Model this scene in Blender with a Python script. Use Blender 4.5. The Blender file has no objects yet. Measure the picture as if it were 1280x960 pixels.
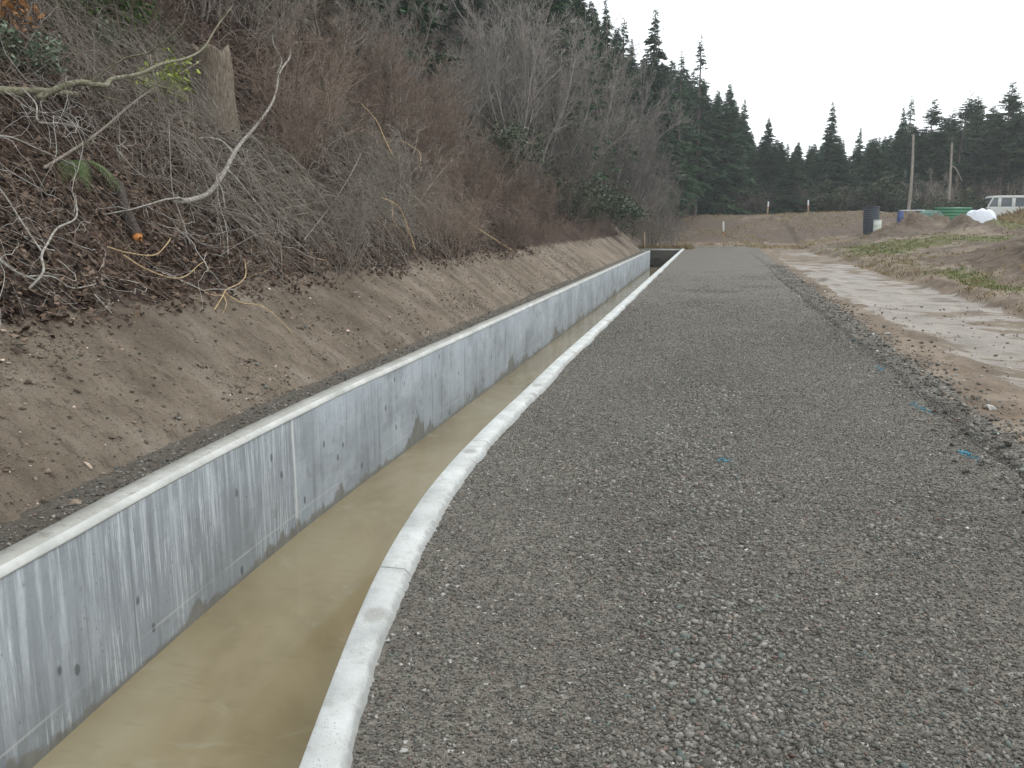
import bpy, math, random
import numpy as np
R = math.radians
rng = np.random.default_rng(7)
random.seed(7)
scn = bpy.context.scene
COL = scn.collection

# ------------------------------------------------------------------ camera
H = 1.62
PITCH, YAW, FPX = R(10.36), R(12.6), 1100.0
cd = bpy.data.cameras.new('camera'); cam = bpy.data.objects.new('camera', cd); COL.objects.link(cam)
cam.location = (0, 0, H); cam.rotation_euler = (R(90) - PITCH, 0, YAW)
cd.sensor_width = 36.0; cd.lens = FPX / 1280 * 36.0; cd.clip_start = 0.05; cd.clip_end = 3000
scn.camera = cam
# ------------------------------------------------------------------ sky (overcast) and sun
SUN_EL, SUN_AZ = R(48), R(35)          # azimuth from +Y towards +X
w = bpy.data.worlds.new('World'); scn.world = w; w.use_nodes = True
nt = w.node_tree; nt.nodes.clear()
sky = nt.nodes.new('ShaderNodeTexSky'); sky.sky_type = 'NISHITA'; sky.sun_disc = False
sky.sun_elevation = SUN_EL; sky.sun_rotation = SUN_AZ; sky.air_density = 1.2; sky.dust_density = 3
tc = nt.nodes.new('ShaderNodeTexCoord'); nz = nt.nodes.new('ShaderNodeTexNoise')
nz.inputs['Scale'].default_value = 1.6; nz.inputs['Detail'].default_value = 5
cr = nt.nodes.new('ShaderNodeValToRGB')
cr.color_ramp.elements[0].position = 0.3; cr.color_ramp.elements[0].color = (0.88, 0.93, 0.98, 1)
cr.color_ramp.elements[1].position = 0.6; cr.color_ramp.elements[1].color = (0.97, 1.0, 1.02, 1)
sc_ = nt.nodes.new('ShaderNodeVectorMath'); sc_.operation = 'SCALE'; sc_.inputs['Scale'].default_value = 14.5
mx = nt.nodes.new('ShaderNodeMix'); mx.data_type = 'RGBA'; mx.inputs['Factor'].default_value = 0.88
bg = nt.nodes.new('ShaderNodeBackground'); bg.inputs['Strength'].default_value = 0.10
out = nt.nodes.new('ShaderNodeOutputWorld')
L = nt.links.new
L(tc.outputs['Generated'], nz.inputs['Vector']); L(nz.outputs['Fac'], cr.inputs['Fac'])
L(cr.outputs['Color'], sc_.inputs[0]); L(sky.outputs['Color'], mx.inputs['A']); L(sc_.outputs['Vector'], mx.inputs['B'])
L(mx.outputs['Result'], bg.inputs['Color']); L(bg.outputs['Background'], out.inputs['Surface'])
sd = bpy.data.lights.new('sun', 'SUN'); sd.energy = 1.0; sd.angle = R(25); sd.color = (1.0, 0.985, 0.95)
so = bpy.data.objects.new('sun', sd); COL.objects.link(so)
so.rotation_euler = (R(90) - SUN_EL, 0, -SUN_AZ + math.pi)
scn.view_settings.view_transform = 'Standard'; scn.view_settings.look = 'None'
scn.view_settings.exposure = 0.34; scn.view_settings.gamma = 1.0
try: scn.view_settings.use_curve_mapping = False
except Exception: pass
scn.cycles.use_denoising = True
scn.cycles.max_bounces = 5; scn.cycles.diffuse_bounces = 3; scn.cycles.glossy_bounces = 2
scn.cycles.transmission_bounces = 2; scn.cycles.volume_bounces = 1; scn.cycles.transparent_max_bounces = 4

# ------------------------------------------------------------------ geometry helpers
def smooth(t):
    t = np.clip(t, 0, 1); return t * t * (3 - 2 * t)
def h2(ix, iy, s):
    n = (ix.astype(np.int64) * 374761393 + iy.astype(np.int64) * 668265263 + s * 1442695041) & 0xffffffff
    n = ((n ^ (n >> 13)) * 1274126177) & 0xffffffff
    n = n ^ (n >> 16)
    return (n & 0xffff) / 65535.0
def vnoise(x, y, s=0):
    x = np.asarray(x, float); y = np.asarray(y, float)
    ix = np.floor(x); iy = np.floor(y); fx = smooth(x - ix); fy = smooth(y - iy)
    a = h2(ix, iy, s); b = h2(ix + 1, iy, s); c = h2(ix, iy + 1, s); d = h2(ix + 1, iy + 1, s)
    return (a + (b - a) * fx) * (1 - fy) + (c + (d - c) * fx) * fy
def fbm(x, y, s=0, o=4):
    v = 0; a = 0.5; t = 0
    for i in range(o):
        v = v + a * vnoise(x * 2 ** i + 17.3 * i, y * 2 ** i - 9.1 * i, s + i); t += a; a *= 0.5
    return v / t - 0.5
def mk(name, V, F, mat=None, parent=None, smooth_=False, attrs=None, uv=None):
    V = np.asarray(V, np.float32).reshape(-1, 3); F = np.asarray(F, np.int32); k = F.shape[1]; n = len(F)
    me = bpy.data.meshes.new(name)
    me.vertices.add(len(V)); me.vertices.foreach_set('co', V.ravel())
    me.loops.add(n * k); me.loops.foreach_set('vertex_index', F.ravel())
    me.polygons.add(n); me.polygons.foreach_set('loop_start', np.arange(0, n * k, k, dtype=np.int32))
    me.polygons.foreach_set('loop_total', np.full(n, k, np.int32))
    if smooth_: me.polygons.foreach_set('use_smooth', np.ones(n, bool))
    if attrs:
        for an, av in attrs.items():
            a = me.attributes.new(an, 'FLOAT', 'POINT'); a.data.foreach_set('value', np.asarray(av, np.float32).ravel())
    if uv is not None:
        u = me.uv_layers.new(name='UVMap'); u.data.foreach_set('uv', np.asarray(uv, np.float32)[F.ravel()].ravel())
    me.update(calc_edges=True)
    if mat: me.materials.append(mat)
    o = bpy.data.objects.new(name, me); COL.objects.link(o)
    if parent: o.parent = parent
    return o
def tag(o, label=None, cat=None, group=None, kind=None):
    if label: o['label'] = label
    if cat: o['category'] = cat
    if group: o['group'] = group
    if kind: o['kind'] = kind
    return o
def empty(name, loc=(0, 0, 0), rz=0.0):
    o = bpy.data.objects.new(name, None); COL.objects.link(o); o.location = loc; o.rotation_euler = (0, 0, rz)
    o.empty_display_size = 0.2; return o
def copy_tree(o, parent=None):
    c = o.copy(); COL.objects.link(c); c.parent = parent
    for ch in list(o.children): copy_tree(ch, c)
    return c
def grid_faces(ny, nx, keep=None):
    i = np.arange(ny - 1)[:, None] * nx + np.arange(nx - 1)[None, :]
    f = np.stack([i, i + 1, i + nx + 1, i + nx], -1)
    if keep is not None: f = f[keep]
    return f.reshape(-1, 4)
def unit(v): return v / np.maximum(np.linalg.norm(v, axis=-1, keepdims=True), 1e-9)
def tubes(P, Rr, k=3):
    """P (C,n,3), Rr (C,n) -> verts, quads"""
    C, n, _ = P.shape
    T = np.empty_like(P); T[:, 1:-1] = P[:, 2:] - P[:, :-2]; T[:, 0] = P[:, 1] - P[:, 0]; T[:, -1] = P[:, -1] - P[:, -2]
    T = unit(T)
    ref = np.zeros((C, 1, 3)); m = np.abs(unit(P[:, -1] - P[:, 0])); ax = np.argmin(m, 1); ref[np.arange(C), 0, ax] = 1
    A = unit(np.cross(T, ref + 0 * T)); B = np.cross(T, A)
    th = np.arange(k) * 2 * np.pi / k
    V = P[:, :, None, :] + Rr[:, :, None, None] * (A[:, :, None, :] * np.cos(th)[:, None] + B[:, :, None, :] * np.sin(th)[:, None])
    base = (np.arange(C)[:, None, None] * n + np.arange(n - 1)[None, :, None]) * k
    j = np.arange(k)[None, None, :]; j2 = (j + 1) % k
    F = np.stack([base + j, base + j2, base + k + j2, base + k + j], -1).reshape(-1, 4)
    return V.reshape(-1, 3), F
def join(parts):
    Vs, Fs, o = [], [], 0
    for V, F in parts: Vs.append(V); Fs.append(F + o); o += len(V)
    return np.concatenate(Vs), np.concatenate(Fs)
def box(x0, x1, y0, y1, z0, z1):
    V = np.array([[x, y, z] for x in (x0, x1) for y in (y0, y1) for z in (z0, z1)], float)
    F = np.array([[0, 1, 3, 2], [4, 6, 7, 5], [0, 4, 5, 1], [2, 3, 7, 6], [0, 2, 6, 4], [1, 5, 7, 3]])
    return V, F
def bevel(o, wdt=0.01, seg=2):
    m = o.modifiers.new('bevel', 'BEVEL'); m.width = wdt; m.segments = seg; return o
def lathe(prof, k=24, c=(0, 0, 0), wob=0.0):
    th = np.arange(k) * 2 * np.pi / k
    V = []
    for r, z in prof:
        rr = r * (1 + wob * (rng.random(k) - .5)); V += [[c[0] + a * math.cos(t), c[1] + a * math.sin(t), c[2] + z] for a, t in zip(rr, th)]
    F = [[i * k + j, i * k + (j + 1) % k, (i + 1) * k + (j + 1) % k, (i + 1) * k + j] for i in range(len(prof) - 1) for j in range(k)]
    return np.array(V), np.array(F)
# camera ray helpers (used once to read positions off the photo's perspective)
cp, sp, ca, sa = math.cos(PITCH), math.sin(PITCH), math.cos(YAW), math.sin(YAW)
FW = np.array([-sa * cp, ca * cp, -sp]); RT = np.array([ca, sa, 0]); UP = np.cross(RT, FW)
def ray(px, py): return FW + RT * (px - 640) / FPX + UP * (480 - py) / FPX
def at_y(px, py, y):
    v = ray(px, py); return np.array([0, 0, H]) + v * (y / v[1])
def at_z(px, py, z):
    v = ray(px, py); return np.array([0, 0, H]) + v * ((z - H) / v[2])

# ------------------------------------------------------------------ the lie of the land
_yy = np.arange(-8, 62, .05); _kr = np.hanning(25); _kr /= _kr.sum()
def interp(y, ys, xs):
    key = tuple(xs)
    if key not in _tab:
        f = np.interp(_yy, ys, xs); g_ = np.convolve(np.pad(f, 12, 'edge'), _kr, 'valid'); _tab[key] = g_
    return np.interp(y, _yy, _tab[key])
_tab = {}
def xwall(y):      # face of the far (left) channel wall
    return interp(y, [-6, 0, 2, 3.3, 4.6, 5.8, 6.9, 8.2, 60], [-2.2, -2.92, -3.13, -3.25, -3.36, -3.44, -3.49, -3.51, -3.56])
def xcurb(y):      # channel-side face of the kerb wall
    return interp(y, [-6, 0, 1.4, 2.2, 2.66, 3.15, 3.84, 4.8, 5.6, 6.7, 8, 10, 60], [.6, -.55, -.95, -1.14, -1.25, -1.36, -1.49, -1.61, -1.66, -1.69, -1.70, -1.73, -1.79])
def xback(y): return xwall(y) - 0.16 - 0.85 * smooth((y - 54.0) / 0.3)
def hill(x, y):
    d = xback(y) - x + 0.85 * smooth((y - 54.0) / 0.3) + 2.2 * smooth((y - 58) / 6)
    d = d + 0.10 * fbm(y * .5, x * 0 + 3, 5, 3)
    z = np.where(d < .42, -0.035, 0.74 * (d - .42))
    e = d - 1.62
    z = z + np.where(e > 0, 0.06 * smooth(e / .3) + 0.12 * e * smooth(e / 3), 0)
    # ease out to the hilltop
    z = np.where(z > 7, 7 + 6 * (1 - np.exp(-(z - 7) / 6)), z)
    veg = smooth((d - 1.5) / .6)
    z = z + smooth((d - .35) / .4) * (0.05 * fbm(x * 1.1, y * 1.1, 9, 3) + 0.035 * fbm(x * 6, y * 6, 11, 3) + .030 * fbm(x * 16, y * 16, 13, 2))
    z = z + veg * (0.5 * fbm(x * .45, y * .45, 21, 3) + 0.22 * fbm(x * 2.2, y * 2.2, 25, 3))
    z = z - 1.3 * np.exp(-((x - HOL[0]) / .8) ** 2 - ((y - HOL[1]) / .85) ** 2)  # recess carved to make the slope dark right of the stump
    rill = fbm(y * 2.6 + x * 1.2, x * .8, 31, 3)
    z = z + smooth((d - .5) / .4) * (1 - veg) * 0.022 * rill + smooth((d - .5) / .4) * (1 - veg) * .035 * fbm(x * 3, y * 3, 35, 4)
    z = z + smooth((.42 - d) / .1) * 0.02 * fbm(x * 8, y * 8, 41, 2)
    return z
HOL = (-8.25, 14.8)
M1 = [at_y(1142, 270, 62), at_y(1118, 275, 60), at_y(1168, 272, 64), at_y(1205, 278, 60), at_y(1245, 276, 56)]
def ground(x, y):
    x = np.asarray(x, float); y = np.asarray(y, float)
    z = 0.0 * x - 0.02
    s = x - (5.5 + .25 * np.sin(y * .21) + .35 * smooth((y - 35) / 20) + .4 * fbm(y * .7, y * 0, 3, 3))
    near = smooth((y - 4) / 6)
    fr = 0.22 * smooth(s / .55) + 0.66 * smooth((s - .3) / 7.0) * smooth((y - 8) / 30) + 0.012 * np.clip(s, 0, 30)
    fr = fr * smooth((90 - y) / 20)
    # lumpy dirt heap at the right
    for (cx, cy, rx, ry, hh) in [(8.3, 26.5, 1.2, 2.2, .62), (8.0, 23.2, .9, 1.6, .42), (9.6, 31, 1.6, 2.2, .45), (11.5, 36, 1.6, 2.2, .3)]:
        g = np.exp(-((x - cx) / rx) ** 2 - ((y - cy) / ry) ** 2)
        fr = fr + hh * g * (1 + 1.3 * fbm(x * 1.3, y * 1.3, 7, 3))
    for i, c in enumerate(M1):
        hh = [1.05, .6, .95, .85, .75][i]; rx = [1.3, 1.3, 1.7, 1.5, 2.0][i]
        g = np.exp(-((x - c[0]) / rx) ** 2 - ((y - c[1]) / 1.8) ** 2)
        fr = fr + hh * g * (1 + 1.4 * fbm(x * 1.4, y * 1.0, 8, 3))
    z = z + .95 * np.exp(-((x - 27.5) / 4.2) ** 4 - ((y - 78) / 2.6) ** 2) * (1 + .25 * fbm(x * .8, y * .8, 6, 3))
    emb = 2.36 * smooth((y - 67) / 16) * (1 + .02 * fbm(x * .15, y * .15, 4, 2))
    z = z + fr + emb * (1 - .45 * smooth((s - 7) / 8))
    z = z + 0.34 * np.clip(x - 20 - .05 * y, 0, 30) * smooth((y - 60) / 30)
    # roughness
    lum = smooth((x - 1.9) / .3) * smooth((3.2 + .02 * y - x) / .6)            # churned strip by the gravel
    lum = lum * smooth((60 - y) / 10)
    z = z + lum * (0.055 + 0.16 * fbm(x * 2.6, y * 2.0, 12, 4))
    rutz = smooth((x - 2.6) / .4) * smooth((5.4 - x) / .5)
    z = z + rutz * (0.05 * fbm(x * .9, y * .25, 15, 3) + 0.02 * fbm(x * 5, y * 2, 16, 3))
    z = z + smooth(s / .3) * (0.16 * fbm(x * 1.2, y * 1.0, 18, 4) + .16 * fbm(x * 4, y * 3, 19, 3))
    z = z + smooth((y - 56) / 4) * (.06 + .10 * smooth((82 - y) / 6)) * (fbm(x * .8, y * .5, 22, 4))
    # under the gravel and down below the channel
    z = np.where((x < 2.0) & (y < 65.5), np.minimum(z, -0.05), z)
    z = np.where((x < -1.62 + .0 * y) & (y < 56.75), -1.9, z)
    z = np.where((x < -.9) & (y < 6.2), -1.9, z); z = np.where((x < 0.9) & (y < 1.8), -1.9, z)
    z = z - 0.5 * smooth((-y - 2) / 3) * 0
    return z
def road_z(x, y):
    return 0.0 + 0.016 * fbm(x * 1.2, y * .8, 51, 3) + 0.008 * fbm(x * 9, y * 9, 55, 2) + .02 * smooth((x - 1.4) / .5) * smooth((x - 1.2)) 
def land(x, y):
    x = np.asarray(x, float); y = np.asarray(y, float)
    return np.where(x < xback(y), hill(x, y), np.where((x > xcurb(y)) & (x < 2.1) & (y < 66), road_z(x, y), ground(x, y)))
def hit(px, py, off=0.0):
    v = ray(px, py); v = v / np.linalg.norm(v)
    t = np.linspace(2.2, 160, 8000); P = np.array([0, 0, H]) + v * t[:, None]
    below = np.nonzero(P[:, 2] < land(P[:, 0], P[:, 1]) + off)[0]
    i = below[0] if len(below) else -1
    return P[i]

# ------------------------------------------------------------------ material helpers
class N:
    def __init__(s, name, rough=0.9, spec=0.3):
        s.m = bpy.data.materials.new(name); s.m.use_nodes = True; s.t = s.m.node_tree
        s.b = s.t.nodes['Principled BSDF']; s.b.inputs['Roughness'].default_value = rough
        s.b.inputs['Specular IOR Level'].default_value = spec
        s.tc = s.t.nodes.new('ShaderNodeTexCoord')
    def new(s, k, **kw):
        n = s.t.nodes.new(k)
        for a, v in kw.items(): setattr(n, a, v)
        return n
    def put(s, sock, v):
        if isinstance(v, (int, float)): sock.default_value = v
        elif isinstance(v, tuple): sock.default_value = v if len(v) != 3 or sock.type != 'RGBA' else (*v, 1)
        else: s.t.links.new(v, sock)
    def obj(s): return s.tc.outputs['Object']
    def uv(s): return s.tc.outputs['UV']
    def scale(s, v, sc, loc=(0, 0, 0)):
        n = s.new('ShaderNodeMapping'); s.put(n.inputs['Vector'], v); n.inputs['Scale'].default_value = sc; n.inputs['Location'].default_value = loc
        return n.outputs['Vector']
    def noise(s, sc, det=4, v=None, rough=.55, dist=0):
        n = s.new('ShaderNodeTexNoise'); s.put(n.inputs['Vector'], v if v is not None else s.obj())
        n.inputs['Scale'].default_value = sc; n.inputs['Detail'].default_value = det; n.inputs['Roughness'].default_value = rough
        n.inputs['Distortion'].default_value = dist
        return n.outputs['Fac']
    def vor(s, sc, v=None, feat='F1', out='Distance', rnd=1):
        n = s.new('ShaderNodeTexVoronoi'); n.feature = feat; s.put(n.inputs['Vector'], v if v is not None else s.obj())
        n.inputs['Scale'].default_value = sc; n.inputs['Randomness'].default_value = rnd
        return n.outputs[out]
    def ramp(s, f, stops):
        n = s.new('ShaderNodeValToRGB'); s.put(n.inputs['Fac'], f); e = n.color_ramp.elements
        while len(e) < len(stops): e.new(0.5)
        for x, (p, c) in zip(e, stops): x.position = p; x.color = (*c, 1) if len(c) == 3 else c
        return n.outputs['Color']
    def rng(s, f, a, b, c=0.0, d=1.0):
        n = s.new('ShaderNodeMapRange'); n.interpolation_type = 'SMOOTHSTEP' if a < b else 'LINEAR'
        s.put(n.inputs[0], f); n.inputs[1].default_value = a; n.inputs[2].default_value = b; n.inputs[3].default_value = c; n.inputs[4].default_value = d
        return n.outputs[0]
    def math(s, op, a, b=0.0, c=None):
        n = s.new('ShaderNodeMath', operation=op); s.put(n.inputs[0], a); s.put(n.inputs[1], b)
        if c is not None: s.put(n.inputs[2], c)
        return n.outputs[0]
    def mix(s, f, a, b, mode='MIX'):
        n = s.new('ShaderNodeMix', data_type='RGBA', blend_type=mode); s.put(n.inputs['Factor'], f)
        s.put(n.inputs['A'], a); s.put(n.inputs['B'], b); return n.outputs['Result']
    def attr(s, name):
        n = s.new('ShaderNodeAttribute'); n.attribute_name = name; return n.outputs['Fac']
    def rand(s):
        n = s.new('ShaderNodeObjectInfo'); return n.outputs['Random']
    def sep(s, v):
        n = s.new('ShaderNodeSeparateXYZ'); s.put(n.inputs[0], v); return n.outputs
    def color(s, c): s.put(s.b.inputs['Base Color'], c); return s
    def rough(s, c): s.put(s.b.inputs['Roughness'], c); return s
    def bump(s, h, st=.5, d=.02):
        n = s.new('ShaderNodeBump'); n.inputs['Strength'].default_value = st; n.inputs['Distance'].default_value = d
        s.put(n.inputs['Height'], h); s.t.links.new(n.outputs[0], s.b.inputs['Normal']); return s

GRAV = [(0.0, (.058, .052, .042)), (.35, (.114, .103, .084)), (.7, (.186, .170, .141)), (1.0, (.28, .265, .225))]
def gravel_color(n, v=None):
    cell = n.vor(95, v, out='Color'); cell2 = n.vor(42, v, out='Color')
    f = n.math('MULTIPLY_ADD', n.sep(cell)[0], .55, n.math('MULTIPLY', n.sep(cell2)[0], .35))
    c = n.ramp(f, GRAV)
    big = n.noise(.8, 4, v); c = n.mix(n.rng(big, .35, .7, 0, .45), c, (.092, .082, .070))
    spk = n.math('GREATER_THAN', n.sep(n.vor(60, v, out='Color'))[1], .985)
    return n.mix(n.math('MULTIPLY', spk, .6), c, (.5, .49, .46))
def gravel_h(n, v=None):
    return n.math('ADD', n.math('MULTIPLY', n.vor(95, v), -.6), n.math('ADD', n.math('MULTIPLY', n.vor(40, v), -.5), n.math('MULTIPLY', n.noise(180, 3, v), .5)))
def mat_gravel():
    n = N('gravel', .88, .3); n.color(gravel_color(n)); n.bump(gravel_h(n), .9, .012); return n.m
def mat_stone(name, lo=.052, hi=.36, tint=(1, 1, 1)):
    n = N(name, .82, .35); a = n.attr('shade')
    st = [(0, (lo * 1.0, lo * .94, lo * .79)), (.5, ((lo + hi) * .35, (lo + hi) * .326, (lo + hi) * .277)), (.93, (hi * .8, hi * .765, hi * .68)), (1, (.62, .60, .56))]
    c = n.ramp(a, [(p, tuple(x * t for x, t in zip(cc, tint))) for p, cc in st])
    hue = n.attr('hue'); c = n.mix(n.rng(hue, .93, .99, 0, .45), c, (.20, .105, .075)); c = n.mix(n.math('MULTIPLY', n.math('LESS_THAN', hue, .05), .5), c, (.10, .15, .14))
    c = n.mix(.5, c, n.mix(1, c, n.ramp(n.noise(60, 3), [(.3, (.6, .6, .6)), (.7, (1.3, 1.3, 1.3))]), 'MULTIPLY'))
    n.color(c); return n.m
def mat_bank():
    n = N('bank_soil', .92, .2)
    g = n.attr('veg'); st = n.attr('strip')
    sl = n.scale(n.obj(), (1, 1.4, .9))
    c = n.ramp(n.noise(1.3, 6, sl, .62), [(.3, (.160, .124, .090)), (.5, (.250, .202, .152)), (.7, (.335, .283, .222))])
    c = n.mix(n.rng(n.noise(.55, 5), .48, .66, 0, .65), c, (.105, .078, .056))
    c = n.mix(n.rng(n.noise(7, 7, n.scale(n.obj(), (.8, 1.6, .6)), .78), .50, .66, 0, .72), c, (.10, .076, .055))
    c = n.mix(n.rng(n.noise(60, 5, None, .8), .5, .65, 0, .45), c, (.09, .068, .052))
    c = n.mix(n.rng(n.noise(30, 3), .62, .72, 0, .45), c, (.30, .26, .21))
    lit = n.ramp(n.sep(n.vor(26, out='Color'))[0], [(0, (.028, .017, .012)), (.5, (.065, .038, .027)), (.85, (.12, .07, .048)), (1, (.20, .14, .10))])
    lit = n.mix(n.rng(n.noise(1.1, 4), .4, .65, 0, .7), lit, (.020, .014, .010))  # dark patches put the shade under the brush into the litter colour
    gm = n.rng(n.math('ADD', g, n.math('MULTIPLY', n.math('SUBTRACT', n.noise(3.5, 5), .5), .9)), .38, .6)
    c = n.mix(gm, c, lit)
    sm = n.rng(n.math('ADD', st, n.math('MULTIPLY', n.math('SUBTRACT', n.noise(5, 4), .5), .5)), .42, .58)
    c = n.mix(n.math('MULTIPLY', sm, .85), c, gravel_color(n))
    n.color(c)
    n.bump(n.math('ADD', n.math('MULTIPLY', n.noise(14, 8, None, .75), 1.6), n.math('MULTIPLY', n.vor(55), -.3)), 1, .05)
    return n.m
def mat_ground():
    n = N('field_soil', .9, .3)
    wet, grs, grv, drk = n.attr('wet'), n.attr('green'), n.attr('gravelly'), n.attr('dark')
    c = n.ramp(n.noise(.9, 6, n.scale(n.obj(), (1.5, .7, 1))), [(.3, (.105, .075, .050)), (.5, (.180, .138, .098)), (.72, (.28, .23, .175))])
    c = n.mix(n.rng(n.noise(5, 6, None, .7), .48, .68, 0, .65), c, (.085, .060, .042))
    c = n.mix(n.rng(n.noise(22, 4), .6, .72, 0, .5), c, (.36, .31, .26))
    nn = n.math('MULTIPLY', n.math('SUBTRACT', n.noise(2.2, 5), .5), .8)
    road = n.ramp(n.noise(1.3, 6, n.scale(n.obj(), (1.6, .5, 1))), [(.3, (.105, .083, .058)), (.55, (.175, .143, .106)), (.8, (.27, .235, .188))])
    wm = n.rng(n.math('ADD', wet, n.math('MULTIPLY', n.math('SUBTRACT', n.noise(1.1, 7, None, .68), .5), 1.9)), .32, .8)
    c = n.mix(wm, c, road)
    c = n.mix(n.rng(n.math('ADD', drk, nn), .35, .7, 0, .9), c, n.ramp(n.noise(4, 5), [(.3, (.050, .037, .025)), (.7, (.140, .103, .070))]))
    gc = n.ramp(n.noise(9, 5), [(.3, (.075, .065, .030)), (.55, (.13, .135, .045)), (.75, (.20, .18, .08))])
    c = n.mix(n.rng(n.math('ADD', grs, nn), .4, .75, 0, .9), c, gc)
    c = n.mix(n.rng(n.math('ADD', grv, n.math('MULTIPLY', nn, .6)), .42, .6), c, gravel_color(n))
    n.color(c)
    n.rough(n.rng(n.math('MULTIPLY', wm, n.noise(1.1, 4)), .3, .5, .92, .38))
    n.bump(n.math('ADD', n.math('MULTIPLY', n.noise(12, 7, None, .7), 1.4), n.math('MULTIPLY', n.vor(60), -.3)), .7, .035)
    return n.m
def mat_wall():
    n = N('weathered_concrete', .78, .35)
    uv = n.uv(); s_, z_ = n.sep(uv)[0], n.sep(uv)[1]
    c = n.ramp(n.noise(1.1, 7, uv, .68), [(.3, (.262, .295, .325)), (.5, (.36, .40, .435)), (.72, (.47, .515, .555))])
    nearp = n.math('LESS_THAN', s_, 6.85)                                    # first pour: darker, streaky
    c = n.mix(n.math('MULTIPLY', nearp, .55), c, (.205, .222, .235))
    c = n.mix(n.rng(n.noise(.8, 5, n.scale(uv, (1, 1.4, 1), (5, 5, 0)), .65), .45, .65, 0, .55), c, (.185, .20, .212))
    strk = n.noise(1, 5, n.scale(uv, (16, .8, 1)), .7)
    top = n.rng(z_, -1.05, -.1, .25, 1)
    c = n.mix(n.math('MULTIPLY', n.math('MULTIPLY', n.rng(strk, .46, .64), top), n.math('MULTIPLY_ADD', nearp, .36, .24)), c, (.60, .65, .69))
    strk2 = n.noise(1, 6, n.scale(uv, (55, 1.6, 1), (7, 1, 0)), .75)
    c = n.mix(n.math('MULTIPLY', n.math('MULTIPLY', n.rng(strk2, .5, .62), n.rng(n.noise(1.3, 3, uv), .42, .6)), n.math('MULTIPLY_ADD', nearp, .5, .2)), c, (.66, .70, .73))
    c = n.mix(n.rng(n.noise(24, 6, uv, .8), .52, .66, 0, .28), c, (.17, .18, .185))
    dstr = n.noise(1, 4, n.scale(uv, (7, .5, 1), (3, 2, 0)), .6)
    c = n.mix(n.rng(dstr, .52, .72, 0, .6), c, (.17, .182, .19))
    c = n.mix(n.rng(n.noise(4.5, 4, n.scale(uv, (1, .8, 1), (9, 0, 0))), .60, .72, 0, .4), c, (.19, .195, .19))
    # bug holes
    v = n.new('ShaderNodeTexVoronoi'); n.put(v.inputs['Vector'], n.scale(uv, (6.5, 4.2, 1))); v.inputs['Scale'].default_value = 1
    hole = n.math('MULTIPLY', n.rng(n.math('ADD', v.outputs['Distance'], n.math('MULTIPLY', n.noise(14, 3, uv), .12)), .17, .25, 1, 0), n.math('GREATER_THAN', n.sep(v.outputs['Color'])[0], .62))
    c = n.mix(n.math('MULTIPLY', hole, .72), c, (.075, .08, .082))
    v2 = n.new('ShaderNodeTexVoronoi'); n.put(v2.inputs['Vector'], n.scale(uv, (30, 17, 1))); v2.inputs['Scale'].default_value = 1
    h2_ = n.math('MULTIPLY', n.math('LESS_THAN', v2.outputs['Distance'], .16), n.math('GREATER_THAN', n.sep(v2.outputs['Color'])[0], .86))
    c = n.mix(n.math('MULTIPLY', h2_, .5), c, (.07, .075, .075))
    # form lines every 1.22 m, one white seam
    fr_ = n.math('ABSOLUTE', n.math('SUBTRACT', n.math('FRACT', n.math('DIVIDE', n.math('SUBTRACT', s_, 6.24), 1.22)), .5))
    line = n.math('LESS_THAN', fr_, .006)
    c = n.mix(n.math('MULTIPLY', line, n.rng(n.noise(2, 2, uv), .4, .6, .1, .55)), c, (.15, .155, .155))
    wob = n.math('MULTIPLY', n.math('SUBTRACT', n.noise(3, 3, uv), .5), .05)
    seam = n.rng(n.math('ABSOLUTE', n.math('SUBTRACT', n.math('ADD', s_, wob), 6.86)), .012, .028, 1, 0)
    c = n.mix(n.math('MULTIPLY', seam, .75), c, (.62, .63, .62))
    # horizontal lift line low down
    ll = n.math('MULTIPLY', n.rng(n.math('ABSOLUTE', n.math('ADD', z_, .91)), .004, .012, 1, 0), n.rng(n.noise(.9, 3, uv), .42, .55))
    c = n.mix(n.math('MULTIPLY', ll, .5), c, (.5, .51, .5))
    # damp foot with a ragged edge
    e = n.math('ADD', n.math('MULTIPLY', n.math('MULTIPLY', n.rng(n.noise(.55, 5, n.scale(s_, (1, 0, 0)), .75), .46, .66), n.math('MULTIPLY_ADD', nearp, -.55, 1)), .34), n.math('MULTIPLY_ADD', n.noise(13, 6, uv, .8), .17, -.03))
    damp = n.rng(n.math('SUBTRACT', n.math('ADD', z_, 1.12), e), -.025, .02, 1, 0)
    c = n.mix(n.math('MULTIPLY', damp, .82), c, n.ramp(n.noise(6, 4, uv), [(.3, (.135, .13, .11)), (.7, (.21, .205, .18))]))
    n.color(c); n.rough(n.math('MULTIPLY_ADD', damp, -.35, .8))
    n.bump(n.math('ADD', n.math('MULTIPLY', n.noise(9, 6, uv), .5), n.math('MULTIPLY', n.math('ADD', n.math('ADD', hole, h2_), line), -.7)), .5, .008)
    return n.m
def mat_coping():
    n = N('pale_concrete', .85, .3); ge = n.new('ShaderNodeNewGeometry'); up_ = n.rng(n.sep(ge.outputs['True Normal'])[2], .85, .97)
    c = n.ramp(n.noise(2.2, 6, None, .65), [(.3, (.33, .335, .315)), (.55, (.46, .465, .44)), (.75, (.60, .60, .57))])
    c = n.mix(n.rng(n.noise(14, 5, None, .7), .56, .7, 0, .5), c, (.27, .26, .235))
    c = n.mix(n.math('MULTIPLY', up_, n.rng(n.noise(2.5, 6, None, .7), .3, .6, .35, .85)), c, (.27, .265, .235))
    c = n.mix(n.math('MULTIPLY', up_, n.rng(n.noise(12, 6, None, .75), .52, .66, 0, .6)), c, (.15, .135, .11))
    n.color(c); n.bump(n.noise(35, 5), .4, .006); return n.m
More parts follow.
